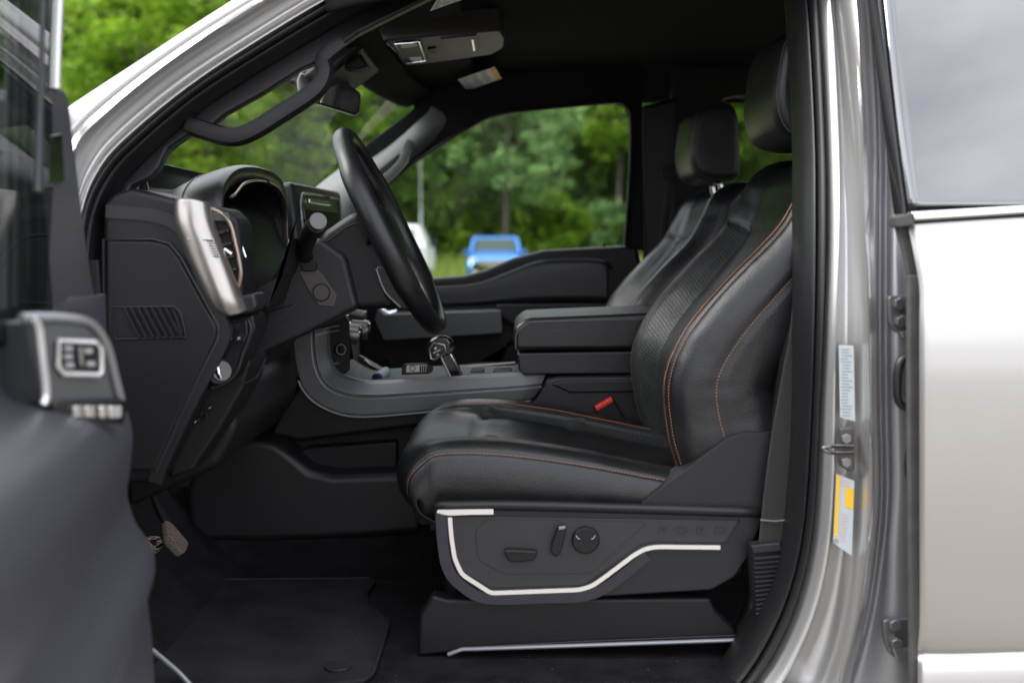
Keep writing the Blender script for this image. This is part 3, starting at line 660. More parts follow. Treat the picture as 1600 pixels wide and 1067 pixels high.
for i in range(22):
    v = 545 + i * 4.9; u0 = 1313 + rr.uniform(0, 3); u1 = 1333 - rr.uniform(1, 9)
    pts = [W(u0, v, 1.5335), W(u1, v + .4, 1.5335), W(u1, v + 2.2, 1.5335), W(u0, v + 1.8, 1.5335)]
    bm.faces.new([bm.verts.new(p) for p in pts])
from_bm('printed_text', bm, ink, q, smooth=0)
q = sticker([(1307, 740), (1335, 751), (1331, 868), (1302, 848)], 1.533)
slab('yellow_band', [(1307.5, 741), (1313, 743), (1308.5, 838), (1303, 836)], 1.5322, 1.5326, yellow, q, 0)
slab('orange_panel', [(1321, 761), (1334, 764), (1333, 796), (1320, 791)], 1.5322, 1.5326, yellow, q, 0)
cyl('print_disc', W(1306, 845, 1.5324), (0, 1, 0), .0035, .0004, ink, q, n=16)
bm = bmesh.new()
for i in range(11):
    v = (752 if i < 2 else 792) + i * 5.2; u0 = 1315 - i * .3; u1 = 1332 - rr.uniform(1, 8) - i * .3
    bm.faces.new([bm.verts.new(W(a, b, 1.5322)) for a, b in ((u0, v), (u1, v + 1), (u1, v + 2.6), (u0, v + 1.6))])
from_bm('printed_text', bm, mat('faint_red_ink', (.55, .40, .38), .6), q, smooth=0)

# --- rear door
def rdr(u, v, Y): return W(u, v, Y)
uu = (1444, 1450, 1500, 1600, 1750, 2000)
prof = ((343, 1.432), (352, 1.428), (400, 1.416), (450, 1.407), (500, 1.4015), (560, 1.399), (620, 1.399), (800, 1.404), (960, 1.414), (1008, 1.420), (1016, 1.424), (1024, 1.423), (1040, 1.417), (1080, 1.412), (1140, 1.409), (1200, 1.412))
rd_rows = []
for v, Y in prof:
    lx = {343: 1426, 352: 1428, 400: 1437}.get(v, 1445 if v < 1000 else 1442)
    rd_rows.append([W(lx - 1, v, Y + .012), W(lx, v, Y + .003), W(lx + 5, v, Y), W(1500, v - 3 if v < 380 else v, Y - .001), W(1600, v - (8 if v < 380 else 3), Y - .001), W(1800, v - (16 if v < 380 else 8), Y), W(2050, v - 20, Y + .01)])
rdoor = patch('rear_door', rd_rows, silver, TK, .006, ra=4, rt=4)
slab('door_edge', [(1420, 430), (1446, 430), (1447, 640), (1446, 900), (1443, 1000), (1445, 1150), (1424, 1150), (1422, 900), (1420, 640)], 1.425, 1.437, rubber2, rdoor, .003)
slab('door_edge', [(1399, 350), (1428, 345), (1438, 400), (1446, 432), (1420, 432), (1412, 395)], 1.436, 1.447, rubber2, rdoor, .003)
slab('belt_moulding', [(1424, 331), (1600, 321), (1900, 304), (1900, 318), (1600, 334), (1428, 345)], 1.412, 1.43, chrome, rdoor, .003)
slab('moulding_line', [(1430, 346), (1600, 335), (1900, 319), (1900, 323), (1600, 339), (1430, 350)], 1.420, 1.432, darkpl, rdoor, .001)
slab('moulding_end_cap', [(1398, 338), (1424, 333), (1430, 352), (1402, 356)], 1.41, 1.44, rubber2, rdoor, .003)
fr_px = [(1358, -140), (1372, 0), (1396, 200), (1412, 335), (1427, 332), (1408, 200), (1386, 0), (1372, -140)]
slab3('window_frame', [T(u, v, 1.455) for u, v in fr_px], (0, .04, 0), gloss, rdoor, .002)
gl = patch('rear_side_window', [[T(u, v, 1.452) for u in us] for v, us in ((-150, (1366, 1500, 1700, 2000)), (0, (1380, 1500, 1700, 2000)), (200, (1402, 1520, 1700, 2000)), (334, (1420, 1540, 1700, 2000)))], g_dark, rdoor, .004)
tube('window_divider', [T(1506, -20, 1.475), T(1540, 180, 1.475), T(1566, 330, 1.475)], .009, rubber, rdoor, smooth_n=4, ry=.004)

# --- closing the shell
roofpts = []
hx = [(-.29, 1.80), (-.15, 1.86), (.2, 1.90), (.8, 1.91), (1.3, 1.88)]
rws = []
for y, dz in ((1.68, -.05), (1.72, -.02), (1.9, 0), (2.42, .015), (2.94, 0), (3.12, -.02), (3.16, -.05)):
    cy = abs(y - 2.42) / .74
    rws.append([Vector((x - .07 * (1 - cy ** 2) * (1 if i < 2 else 0), y, z + dz)) for i, (x, z) in enumerate(hx)])
patch('roof_panel', rws, silver, TK, .004, ra=4, rt=4)
rws = []
for y, dz in ((1.66, -.10), (1.71, -.03), (1.82, 0), (2.42, .012), (3.02, 0), (3.13, -.03), (3.19, -.09)):
    cy = abs(y - 2.42) / .76
    rws.append([Vector((x - .075 * (1 - cy ** 2) * (1 if i < 2 else 0), y, z + dz)) for i, (x, z) in enumerate(((-.275, 1.745), (-.20, 1.762), (.0, 1.785), (.3, 1.80), (.8, 1.80), (1.3, 1.78)))])
patch('headliner', rws, headl, TK, .01, ra=5, rt=5, offset=1)
box('cab_back_wall', (1.33, 2.42, 1.0), (.04, 1.62, .66), darkpl, TK, .01)
for y, wy in ((1.72, .16), (3.12, .16)): box('cab_back_post', (1.33, y, 1.55), (.04, wy, .44), darkpl, TK, .01)
box('cab_back_header', (1.33, 2.42, 1.785), (.04, 1.24, .07), darkpl, TK, .01)
box('back_window', (1.33, 2.42, 1.54), (.005, 1.24, .42), g_tint, TK, 0)
box('passenger_front_wall', (-.80, 3.22, .95), (.62, .03, .76), darkpl, TK, .01)
box('passenger_lower_wall', (.4, 3.33, .80), (2.0, .02, .75), silver, TK, .004)
# rear window in the back wall is out of view; floor, firewall
floor_ = box('cab_floor', (.15, 2.37, .640), (2.36, 1.66, .03), carpet, TK, .004)
patch('carpet_rise', [[Vector((x, y, z)) for x in (-.9, 0, .9)] for y, z in ((2.04, .6555), (2.12, .664), (2.18, .685), (2.22, .72), (2.24, .80))], carpet, TK, .006)
patch('toe_board', [[Vector((x, y, z)) for y in (1.60, 2.0, 2.3)] for x, z in ((-.40, .656), (-.55, .665), (-.66, .74), (-.80, .88), (-.86, 1.05), (-.86, 1.25))], carpet, TK, .01)
box('firewall', (-.97, 2.42, 1.0), (.04, 1.66, .62), darkpl, TK, .01)
slab3('kick_panel', [Vector((-.95, 1.58, .65)), Vector((-.585, 1.58, .65)), Vector((-.59, 1.58, 1.0)), Vector((-.60, 1.58, 1.28)), Vector((-.95, 1.58, 1.28))], (0, .012, 0), plastic, TK, .002)
rck = patch('rocker_panel', [[Vector((x, y, z)) for x in (-.9, 0, .42, .9, 1.4)] for y, z in ((1.56, .652), (1.53, .66), (1.50, .645), (1.43, .62), (1.41, .56), (1.45, .40))], silver, TK, .004)
tube('sill_edge_strip', [W(238, 1015, 1.56), W(262, 1035, 1.55), W(285, 1056, 1.54), W(310, 1085, 1.53)], .004, satin, rck, smooth_n=4)
# fender and hood, ahead of the open door
patch('front_fender', [[Vector((x, y, z)) for x in (-.66, -1.0, -1.5, -2.2)] for y, z in ((1.62, 1.235), (1.50, 1.20), (1.44, 1.1), (1.42, .8), (1.45, .5))], silver, TK, .005)
patch('hood', [[Vector((x, y, z - .04 * (abs(y - 2.42) / .8) ** 2)) for x, z in ((-.92, 1.25), (-1.2, 1.25), (-1.7, 1.22), (-2.2, 1.12))] for y in (1.62, 1.9, 2.42, 2.94, 3.22)], silver, TK, .005)
box('cowl', (-.88, 2.42, 1.235), (.14, 1.6, .03), darkpl, TK, .008)

# --- windshield
ys = (1.60, 1.70, 2.0, 2.42, 2.84, 3.14, 3.24)
wr = []
for y in ys:
    c = 1 - (abs(y - 2.42) / .82) ** 2
    wr.append([Vector((-.84 - .14 * c, y + .0, 1.245)), Vector((-.66 - .11 * c, y, 1.40)), Vector((-.46 - .08 * c, y, 1.58)), Vector((-.285 - .06 * c, y, 1.735))])
for i, d in ((0, .04), (1, .03), (5, -.03), (6, -.05)):
    wr[i][3].y += d * 2; wr[i][2].y += d * 1.3; wr[i][1].y += d * .6
WS = Surf(wr)
ws = surfmesh('windshield', WS, g_wind, TK, 4, 5)
def ws_hit(u, v):                               # where a sight line meets the windshield
    best = None
    for i in range(49):
        for j in range(25):
            p = WS(i / 8, j / 8); d = p - Vector((0, 0, CZ)); f = d.y * cp - d.z * sp
            uu_ = 800 + F * d.x / f; vv_ = 533.5 - F * (d.z * cp + d.y * sp) / f; e = (uu_ - u) ** 2 + (vv_ - v) ** 2
            if best is None or e < best[0]: best = (e, i / 8, j / 8)
    return best[1], best[2]
bm = bmesh.new(); r2_ = random.Random(21)
for _ in range(150):
    a, t_ = r2_.uniform(.3, 5.8), r2_.uniform(.6, 2.75); p = WS(a, t_); n = WS.normal(a, t_)
    if n.x < 0: n = -n
    e1 = (WS(a, t_ + .02) - p).normalized(); e1 = (e1 + (WS(a + .02, t_) - p).normalized() * r2_.uniform(-.4, .4)).normalized(); e2 = e1.cross(n).normalized(); l = r2_.uniform(.0008, .004) * (1.6 if r2_.random() < .25 else 1); wd = r2_.uniform(.0006, .0012)
    bm.faces.new([bm.verts.new(p + n * .002 + e1 * x * l + e2 * y * wd) for x, y in ((-1, -.6), (1, -.3), (1.1, .4), (-.9, .7))])
from_bm('glass_specks', bm, mat('dried_specks', (.62, .65, .62), .6), ws, smooth=0, kind='stuff')
# frit border along the top
patch('glass_border', [[WS(a, t) + Vector((.004, 0, -.003)) for t in (2.80, 2.9, 3.0)] for a in (0, 1, 2, 3, 4, 5, 6)], darkpl, ws, .001)

#@@APILLAR
# --- driver windshield pillar trim with grab handle
pt = [(150, 420), (163, 345), (190, 285), (232, 240), (318, 166), (420, 100), (556, 20), (775, -95), (900, -140), (900, -110), (790, -60), (640, 12), (560, 52), (530, 74), (512, 92), (492, 99), (470, 108), (410, 146), (352, 178), (342, 186), (322, 204), (298, 208), (262, 232), (248, 262), (236, 276), (205, 292), (188, 330), (172, 420)]
slab3('pillar_trim', [T(u, v, 1.612) for u, v in pt], (-.004, .035, 0), plastic, TK, .006)
slab3('pillar_trim_inner', [T(u, v, 1.65) for u, v in [(232, 250), (318, 176), (420, 110), (556, 30), (775, -85), (790, -60), (640, 6), (530, 68), (470, 104), (352, 174), (300, 206), (262, 232), (240, 262)]], (0, .035, 0), plastic, TK, .006)
hp = [T(u, v, 1.618) for u, v in ((295, 196), (325, 206), (350, 213), (372, 214), (400, 203), (440, 178), (480, 152), (500, 134), (508, 114), (506, 98), (515, 84), (535, 68))]
prof_h = [(.0150, .000), (.012, .012), (.003, .018), (-.009, .014), (-.0145, 0), (-.009, -.014), (.003, -.016), (.012, -.012)]
prof_sweep('grab_handle', hp, prof_h, plastic, TK, smooth_n=5)

# --- dashboard
dprof = [(160, 318), (178, 302), (205, 294), (280, 312), (292, 335), (300, 365), (330, 440), (358, 512), (356, 528), (342, 560), (300, 640), (262, 720), (240, 756), (150, 756)]
dash = slab('dashboard', dprof, 1.592, 3.20, plastic, TK, .010, 4)
rim_o = [(166, 376), (240, 377), (262, 383), (278, 402), (308, 458), (338, 510), (338, 526), (322, 560), (282, 640), (240, 735), (166, 735)]
rim_i = [(u - 1, v) for u, v in rim_o]
slab('end_panel', rim_o, 1.586, 1.60, darkpl, dash, .004, r=.006, label='dark removable panel on the dashboard end')
tube('panel_seam', [W(u, v, 1.5885) for u, v in [(162, 740), (162, 374), (240, 374), (265, 381), (282, 401), (342, 510), (342, 528), (326, 562), (286, 642), (244, 737)]], .0022, greypl, dash, n=8)
# outer rim of the end
prof_sweep('end_rim', [W(u, v, 1.60) for u, v in [(170, 330), (240, 336), (282, 352), (298, 380), (322, 440), (351, 508), (351, 530), (336, 562), (294, 642), (254, 728), (246, 752)]], [(.009, .0), (.007, .010), (-.004, .013), (-.010, .004), (-.010, -.012), (.009, -.012)], greypl, dash, smooth_n=4)
vent = slab('side_vent', rnd([Vector((a, b)) for a, b in [(176, 478), (272, 476), (284, 486), (292, 524), (286, 530), (180, 531)]], 4), 1.5855, 1.588, darkpl, dash, .001)
bm = bmesh.new()
tube('vent_frame', [W(u, v, 1.585) for u, v in ((178, 480), (272, 479), (283, 490), (291, 527), (181, 530))], .0018, greypl, vent, n=8, closed=True)
for k in range(8):
    u = 192 + k * 10.8; slab('vent_slat', [(u, 481), (u + 4, 481), (u + 24 + 4, 528), (u + 24, 528)] if u + 28 < 291 else [(u, 481), (u + 4, 481), (u + 4 + (287 - u - 4) * .9, 522), (u + (287 - u - 4) * .9, 524)], 1.580, 1.586, plastic, vent, .0006)
# instrument hood
arch = [(1.705, 1.20), (1.702, 1.33), (1.715, 1.378), (1.75, 1.408), (1.83, 1.430), (1.97, 1.441), (2.11, 1.438), (2.18, 1.42), (2.215, 1.37), (2.22, 1.30), (2.22, 1.2)]
xs_ = ((-.452, -.002, 1.0), (-.47, .002, 1.0), (-.52, -.014, .985), (-.60, -.052, .96), (-.74, -.11, .93))
hr = []
for x, dz, k in xs_:
    hr.append([Vector((x - .03 * max(0, (1.40 - z)) / .2 * 0, 1.96 + (y - 1.96) * k, z + dz * (1 if z > 1.32 else 0))) for y, z in arch])
hood = patch('instrument_hood', hr, leather, dash, .026, ra=5, rt=5)
tube('hood_chrome_line', [Vector((-.449, y, z)) + Vector((0, -(y - 1.96) * .14, -.024 if z > 1.38 else 0)) for y, z in arch[2:10]], .0024, bronze, hood, smooth_n=4, n=8)
_unused = [Vector((-.505 + .0 * y, 1.96 + (y - 1.96) * 1.004, z + .0075)) for y, z in arch[2:7]]
HS = SgnSurf(hr); HS.c0 = Vector((-.6, 1.96, 1.3))
piping('hood_seam', HS, [(2.0, 2.0 + i * .4) for i in range(17)], thread3, hood, r=.0010, off=.001)
piping('hood_seam', HS, [(2.0 + i * .1, 2.0) for i in range(18)], thread3, hood, r=.0010, off=.001)
box('instrument_screen', (-.57, 1.97, 1.32), (.02, .46, .24), gloss, hood, .004, rot=Matrix.Rotation(R(-12), 3, 'Y'))
slab('cluster_floor', [(330, 470), (395, 455), (440, 430), (455, 372), (440, 420), (420, 480)], 1.74, 2.2, darkpl, dash, .004)
tube('cluster_chrome_edge', [W(436, 343, 2.21), W(441, 356, 2.21), W(452, 380, 2.21)], .004, silvtr, dash, n=8)
# corner vent with silver blade
vt = slab('corner_vent', [(318, 322), (352, 325), (372, 345), (378, 400), (380, 458), (372, 480), (345, 470), (330, 420)], 1.632, 1.72, darkpl, dash, .008, 4)
tube('vent_ring', [W(u, v, 1.628) for u, v in ((326, 330), (346, 334), (360, 350), (368, 380), (376, 420), (375, 440), (368, 455), (356, 440), (345, 410), (334, 370))], .0035, bronze, vt, smooth_n=4, closed=True, n=8)
slab('vent_cap', [(330, 331), (356, 333), (360, 346), (334, 346)], 1.625, 1.64, mat('olive_gloss', (.05, .055, .04), .15), vt, .002)
for k in range(4): slab('vane', [(338 + k * 4, 362 + k * 20), (356 + k * 4, 358 + k * 20), (358 + k * 4, 362 + k * 20), (340 + k * 4, 367 + k * 20)], 1.622, 1.66, gloss, vt, .001)
tube('vent_chrome', [W(366, 348, 1.645), W(374, 372, 1.645), W(384, 402, 1.645)], .002, chrome, vt, n=8)
tube('vent_tab', [W(351, 389, 1.618), W(362, 397, 1.618)], .0025, chrome, vt, n=8)
bl = patch('silver_blade', [[W(u, v, y) for u, v, y in r_] for r_ in (
    [(279, 314, 1.600), (283, 312, 1.590), (300, 313, 1.588), (318, 317, 1.600), (322, 319, 1.630)],
    [(278, 330, 1.600), (282, 330, 1.588), (302, 331, 1.584), (321, 333, 1.598), (326, 334, 1.63)],
    [(280, 350, 1.600), (285, 350, 1.586), (305, 352, 1.582), (326, 353, 1.597), (331, 354, 1.63)],
    [(290, 374, 1.600), (294, 374, 1.585), (314, 375, 1.581), (334, 375, 1.596), (339, 376, 1.63)],
    [(300, 402, 1.600), (304, 402, 1.585), (324, 402, 1.581), (344, 401, 1.596), (349, 401, 1.63)],
    [(316, 438, 1.600), (320, 438, 1.585), (338, 438, 1.581), (357, 436, 1.596), (362, 435, 1.63)],
    [(334, 474, 1.600), (338, 474, 1.586), (353, 474, 1.583), (370, 470, 1.598), (375, 468, 1.63)],
    [(345, 488, 1.604), (349, 488, 1.596), (360, 490, 1.594), (378, 488, 1.603), (384, 486, 1.63)])], silvtr, dash, .006, ra=5, rt=5)
for k in range(6): slab('rib', [(300 + k * 1.2, 379 + k * 4), (334 + k * 1.9, 379 + k * 4), (334.5 + k * 1.9, 380.6 + k * 4), (300.5 + k * 1.2, 380.6 + k * 4)], 1.5775, 1.584, chrome, bl, .0006)
slab('rib', [(292, 373.5), (334, 373.5), (334.5, 376), (293, 376)], 1.576, 1.584, chrome, bl, .0006)
slab('vent_foot', [(372, 462), (398, 458), (402, 482), (390, 490), (372, 490)], 1.61, 1.68, greypl, dash, .006)
# switch strip and lower dash
sw = slab('switch_panel', [(346, 500), (396, 490), (399, 512), (388, 545), (372, 586), (352, 602), (322, 612), (330, 584), (352, 545), (358, 522)], 1.622, 1.70, plastic, dash, .006)
slab('dimmer_pad', [(350, 506), (386, 500), (388, 524), (382, 536), (346, 541), (354, 520)], 1.618, 1.63, gloss, sw, .003)
for u in (352, 360, 373): slab('switch_mark', [(u - 2, 527), (u + 2, 526), (u + 2, 530), (u - 2, 531)], 1.6165, 1.618, ink, sw, 0)
tube('switch_frame', [W(u, v, 1.62) for u, v in ((388, 500), (392, 512), (388, 530), (380, 550), (370, 580), (352, 598), (330, 606))], .0028, greypl, sw, n=8, smooth_n=4)
kb = cyl('headlamp_knob', W(344, 580, 1.62), (.5, -.8, .1), .016, .018, gloss, sw, n=28, bev=.002)
cyl('knob_ring', W(342, 580, 1.615), (.5, -.8, .1), .0185, .006, darkpl, kb, n=28)
tube('knob_chrome', [W(340, 570, 1.606), W(342, 582, 1.604), W(346, 591, 1.606)], .0024, chrome, kb, n=8)
slab('knee_bolster', [(380, 560), (440, 545), (462, 560), (466, 610), (440, 655), (330, 705), (320, 640)], 2.24, 1.74, darkpl, TK, .015, 4)
ld = slab('lower_dash', [(325, 604), (368, 586), (384, 556), (392, 566), (380, 606), (345, 668), (300, 735), (262, 748), (270, 715)], 1.66, 1.78, darkpl, TK, .015, 4)
tube('knee_panel_line', [W(365, 604, 1.655), W(400, 590, 1.655), W(415, 560, 1.655)], .0016, greypl, ld, smooth_n=4, n=6)
for u, v in ((305, 655), (310, 645), (318, 648), (326, 634), (282, 688)): slab('small_button', [(u, v), (u + 6, v - 3), (u + 6, v + 6), (u, v + 8)], 1.652, 1.665, gloss, ld, .001)
for u, v in ((304, 659), (326, 637), (285, 690)): slab('button_mark', [(u, v), (u + 3, v - 2), (u + 3, v), (u, v + 2)], 1.6505, 1.652, ink, ld, 0)

# --- centre screen and stack
scr = slab3('centre_stack', [Vector((-.50, 2.24, 1.02)), Vector((-.42, 2.24, 1.02)), Vector((-.43, 2.24, 1.15)), Vector((-.470, 2.24, 1.27)), Vector((-.462, 2.24, 1.395)), Vector((-.474, 2.24, 1.424)), Vector((-.52, 2.24, 1.430)), Vector((-.6, 2.24, 1.36)), Vector((-.6, 2.24, 1.02))], (0, .40, 0), plastic, TK, .014, 4)
M = Matrix.Rotation(R(-6), 3, 'Y')
sg = box('screen_bezel', (-.436, 2.44, 1.347), (.03, .395, .168), leather, scr, .012, rot=M)
box('touch_screen', (-.420, 2.45, 1.325), (.006, .30, .11), gloss, sg, .002, rot=M)
tube('screen_trim', [Vector((-.414, 2.275, 1.275)), Vector((-.420, 2.268, 1.37)), Vector((-.424, 2.285, 1.400)), Vector((-.425, 2.32, 1.410)), Vector((-.425, 2.56, 1.410)), Vector((-.422, 2.60, 1.392)), Vector((-.416, 2.61, 1.275))], .003, satin, sg, smooth_n=4, n=8)
for k in range(5): box('vent_slat', (-.418, 2.297, 1.29 + k * .016), (.012, .035, .003), gloss, sg, .0008)
box('top_tray_chrome', (-.423, 2.42, 1.396), (.006, .17, .010), chrome, sg, .002)
for o_ in [sg] + list(sg.children) + [c for c in scr.children if c != sg]:
    if o_.get('turned'): continue
    o_.data.transform(Matrix.Translation(Vector((-.436, 2.44, 0))) @ Matrix.Rotation(R(-5.4), 4, 'Z') @ Matrix.Translation(Vector((.436, -2.44, 0))))
hv = slab3('climate_panel', [Vector((-.43, 2.292, 1.165)), Vector((-.392, 2.292, 1.165)), Vector((-.372, 2.292, 1.035)), Vector((-.41, 2.292, 1.03))], (0, .26, 0), gloss, TK, .005)
slab('climate_side', [(508, 490), (530, 484), (545, 500), (546, 578), (538, 584), (514, 584)], 2.278, 2.292, darkpl, hv, .004)
for v in (512, 514 + 5, 570): tube('panel_line', [W(512, v, 2.2765), W(530, v - 3, 2.2765)], .0012, satin, hv, n=6)
for k, (dx, y, z, r_, l) in enumerate(((-.352, 2.345, 1.112, .024, .045), (-.350, 2.47, 1.112, .024, .045), (-.345, 2.40, 1.155, .018, .04))):
    kn = cyl('climate_knob', (dx, y, z), (1, 0, -.12), r_, l, silvtr, hv, n=36, r2=r_ * .92, bev=.002)
    cyl('knob_face', (dx + l / 2 + .001, y, z - .003), (1, 0, -.12), r_ * .75, .004, chrome, kn, n=28)
    cyl('knob_collar', (dx - l / 2 + .004, y, z + .002), (1, 0, -.12), r_ * 1.12, .008, chrome, kn, n=36, bev=.001)
for k in range(6): box('climate_button', (-.372 + .0, 2.33 + k * .035, 1.075), (.012, .026, .014), satin if k % 2 else gloss, hv, .002)
cyl('power_dial', W(533, 546, 2.285), (.7, -.7, 0), .016, .010, gloss, hv, n=24); 
bm = bmesh.new(); sweep_bm(bm, [W(533 + 7 * math.cos(a), 546 + 8 * math.sin(a), 2.270) for a in [i * math.pi / 8 for i in range(16)]], circ(.001, 6), (0, 1, 0), closed=True); from_bm('dial_ring', bm, silvtr, hv)

# --- steering column and wheel
col = slab('steering_column', [(378, 574), (388, 500), (410, 462), (430, 425), (444, 398), (462, 380), (500, 372), (540, 400), (560, 480), (540, 490), (480, 521), (420, 548), (396, 560)], 1.855, 2.09, greypl, TK, .028, 6)
slab('column_side_strip', [(466, 425), (484, 416), (500, 424), (527, 462), (522, 480), (498, 478), (488, 466)], 1.853, 1.87, mat('warm_grey_plastic', (.036, .031, .030), .5), col, .002)
dsc = cyl('round_cover', W(502, 457, 1.852), (0, 1, 0), .0135, .004, mat('warm_grey_plastic', (.036, .031, .030), .5), col, n=32, bev=.001)
bm = bmesh.new(); sweep_bm(bm, [W(502, 457, 1.85) + Vector((.0145 * math.cos(a), 0, .0145 * math.sin(a))) for a in [i * math.pi / 16 for i in range(32)]], circ(.0009, 6), (0, 1, 0), closed=True); from_bm('cover_groove', bm, darkpl, col)
slab('column_step', [(392, 492), (440, 478), (470, 470), (452, 494), (428, 512), (398, 524)], 1.853, 1.87, greypl, col, .006)
bs = slab('stalk_boot', [(465, 404), (480, 398), (494, 412), (493, 424), (474, 424)], 1.845, 1.87, darkpl, col, .002)
tube('turn_signal_stalk', [W(482, 418, 1.88), W(478, 402, 1.85), W(476, 388, 1.82), W(484, 366, 1.77), W(495, 350, 1.71)], .0125, plastic, col, n=18, smooth_n=5, scale=lambda t: .85 + .3 * min(1, t * 1.6))
cyl('stalk_tip', W(497, 346, 1.70), W(497, 346, 1.70) - W(484, 366, 1.77), .0135, .006, mat('stalk_cap', (.07, .065, .07), .4), col, n=24, bev=.001)
slab('hub_shroud', [(494, 376), (508, 360), (552, 330), (580, 334), (612, 400), (640, 466), (610, 482), (556, 486), (530, 462), (508, 420)], 1.875, 2.07, plastic, TK, .022, 5)

tube('shroud_seam', [W(u, v, 1.872) for u, v in ((503, 384), (540, 356), (566, 345), (590, 372))], .0012, darkpl, bpy.data.objects['hub_shroud'], n=6)
slab('lower_spoke', [(586, 418), (598, 414), (640, 468), (652, 486), (622, 484), (600, 462)], 1.86, 1.90, greypl, bpy.data.objects['hub_shroud'], .005, 3)
tube('spoke_edge', [W(588, 420, 1.858), W(602, 456, 1.858), W(626, 480, 1.858)], .0016, satin, bpy.data.objects['hub_shroud'], n=6, smooth_n=3)
C = W(611, 363, 1.97); tl = R(25.5)
e1 = Vector((0, 1, 0)); e2 = Vector((-math.sin(tl), 0, math.cos(tl))); nn = Vector((math.cos(tl), 0, math.sin(tl)))
RW = .186
wh = None
def wp(a, r, h=0): return C + (e1 * math.sin(a) + e2 * math.cos(a)) * r + nn * h
bm = bmesh.new(); NSEG = 96; rings = []
for i in range(NSEG):
    a = 2 * math.pi * i / NSEG; rad = (e1 * math.sin(a) + e2 * math.cos(a)); g = .0165 + .0022 * math.exp(-((abs(math.sin(a)) - .87) / .12) ** 2)
    for s in (R(48), R(128), -R(48), -R(128)):
        da = (a - s + math.pi) % (2 * math.pi) - math.pi
        g -= .0012 * math.exp(-(da / .02) ** 2)
    rings.append([bm.verts.new(C + rad * (RW + g * math.cos(b)) + nn * g * 1.12 * math.sin(b)) for b in [2 * math.pi * k / 18 for k in range(18)]])
for i in range(NSEG):
    A, B = rings[i], rings[(i + 1) % NSEG]
    for k in range(18): bm.faces.new((A[k], A[(k + 1) % 18], B[(k + 1) % 18], B[k]))
wh = from_bm('steering_wheel', bm, leather, TK)
bm = bmesh.new()
for i in range(150):                              # inner cross stitching of the rim
    a = 2 * math.pi * i / 150
    rad = (e1 * math.sin(a) + e2 * math.cos(a)); tg = (e1 * math.cos(a) - e2 * math.sin(a)); p = C + rad * (RW - .0172)
    for sg_ in (-1, 1):
        d = (tg * .003 + nn * .0035 * sg_); c_ = p + tg * .0
        vs_ = [bm.verts.new(c_ - d - rad * .0006), bm.verts.new(c_ + d - rad * .0006), bm.verts.new(c_ + d + tg * .0009 - rad * .0012), bm.verts.new(c_ - d + tg * .0009 - rad * .0012)]
        bm.faces.new(vs_)
from_bm('rim_stitching', bm, thread3, wh, smooth=0)
bm = bmesh.new()
bmesh.ops.create_uvsphere(bm, u_segments=32, v_segments=16, radius=1)
Mh = Matrix((( (e1 * .088).x, (e2 * .072).x, (nn * .034).x, 0), ((e1 * .088).y, (e2 * .072).y, (nn * .034).y, 0), ((e1 * .088).z, (e2 * .072).z, (nn * .034).z, 0), (0, 0, 0, 1)))
bmesh.ops.transform(bm, matrix=Matrix.Translation(C - nn * .018) @ Mh, verts=bm.verts)
from_bm('airbag_cover', bm, leather, wh)
for a in (R(82), -R(82), R(180)):
    ww = .022 if abs(a) < 3 else .03
    sp_ = [wp(a, .06, -.03), wp(a, .10, -.032), wp(a, .14, -.022), wp(a, RW - .006, -.004)]
    prof_sweep('spoke', sp_, [(ww, -.006), (ww, .004), (ww * .6, .010), (-ww * .6, .010), (-ww, .004), (-ww, -.006)], plastic, wh, smooth_n=4, ref=tuple(nn))
    if abs(a) < 3:
        s = 1 if a > 0 else -1
        bp_ = wp(R(84) * s, .115, -.010)
        box('spoke_switch', bp_, (.012, .045, .036), gloss, wh, .004, rot=Matrix.Rotation(-tl, 3, 'Y'))
        prof_sweep('spoke_trim', [wp(R(108) * s, .075, -.02), wp(R(106) * s, .12, -.016), wp(R(104) * s, .165, -.006)], [(.004, -.003), (.004, .003), (-.004, .003), (-.004, -.003)], silvtr, wh, smooth_n=4, ref=tuple(nn))

#@@CONSOLE
# --- centre console
A_ = [(510, 512), (512, 556), (524, 582), (548, 594), (580, 600), (640, 597), (700, 594), (853, 585)]
B_ = [(488, 516), (493, 568), (508, 600), (538, 616), (580, 620), (640, 617), (700, 613), (846, 603)]
C_ = [(458, 522), (463, 570), (476, 608), (506, 634), (556, 648), (640, 643), (700, 637), (830, 623)]
def cl(P, Y): return [W(u, v, Y) for u, v in P]
a0, b0, c0_ = cl(A_, 2.272), cl(B_, 2.238), cl(C_, 2.246)
side = patch('console_side_trim', [off(a0, .012), a0, mid(a0, b0, .06), mid(a0, b0, .5, -.001), mid(a0, b0, .93, .0), b0, mid(b0, c0_, .07), mid(b0, c0_, .9), c0_, off(c0_, .012)], satin, TK, .006, ra=4, rt=5)
tube('trim_edge_highlight', [p + Vector((0, .001, .0015)) for p in sm(a0, 4)], .0014, silvtr, side, n=6)
box('console_tray', (-.17, 2.405, .985), (.46, .27, .03), plastic, TK, .004)
slab('console_body', [(475, 560), (560, 600), (853, 590), (853, 640), (700, 660), (470, 690), (420, 680), (440, 640), (468, 600)], 2.262, 2.54, darkpl, TK, .01)
ty = box('tray_panel', (-.13, 2.41, 1.003), (.36, .22, .008), gloss, TK, .003)
tube('tray_far_strip', [W(570, 562, 2.53), W(582, 571, 2.53), W(604, 580, 2.53), W(640, 580, 2.53), W(805, 567, 2.53)], .003, silvtr, ty, smooth_n=4, n=8)
slab('tray_far_wall', [(560, 555), (600, 578), (806, 567), (806, 590), (560, 600)], 2.535, 2.56, plastic, ty, .003)
for u, l in ((770, 30), (735, 22)): slab('cup_divider', [(u, 578), (u + l, 577), (u + l, 590), (u, 591)], 2.40, 2.44, gloss, ty, .004)
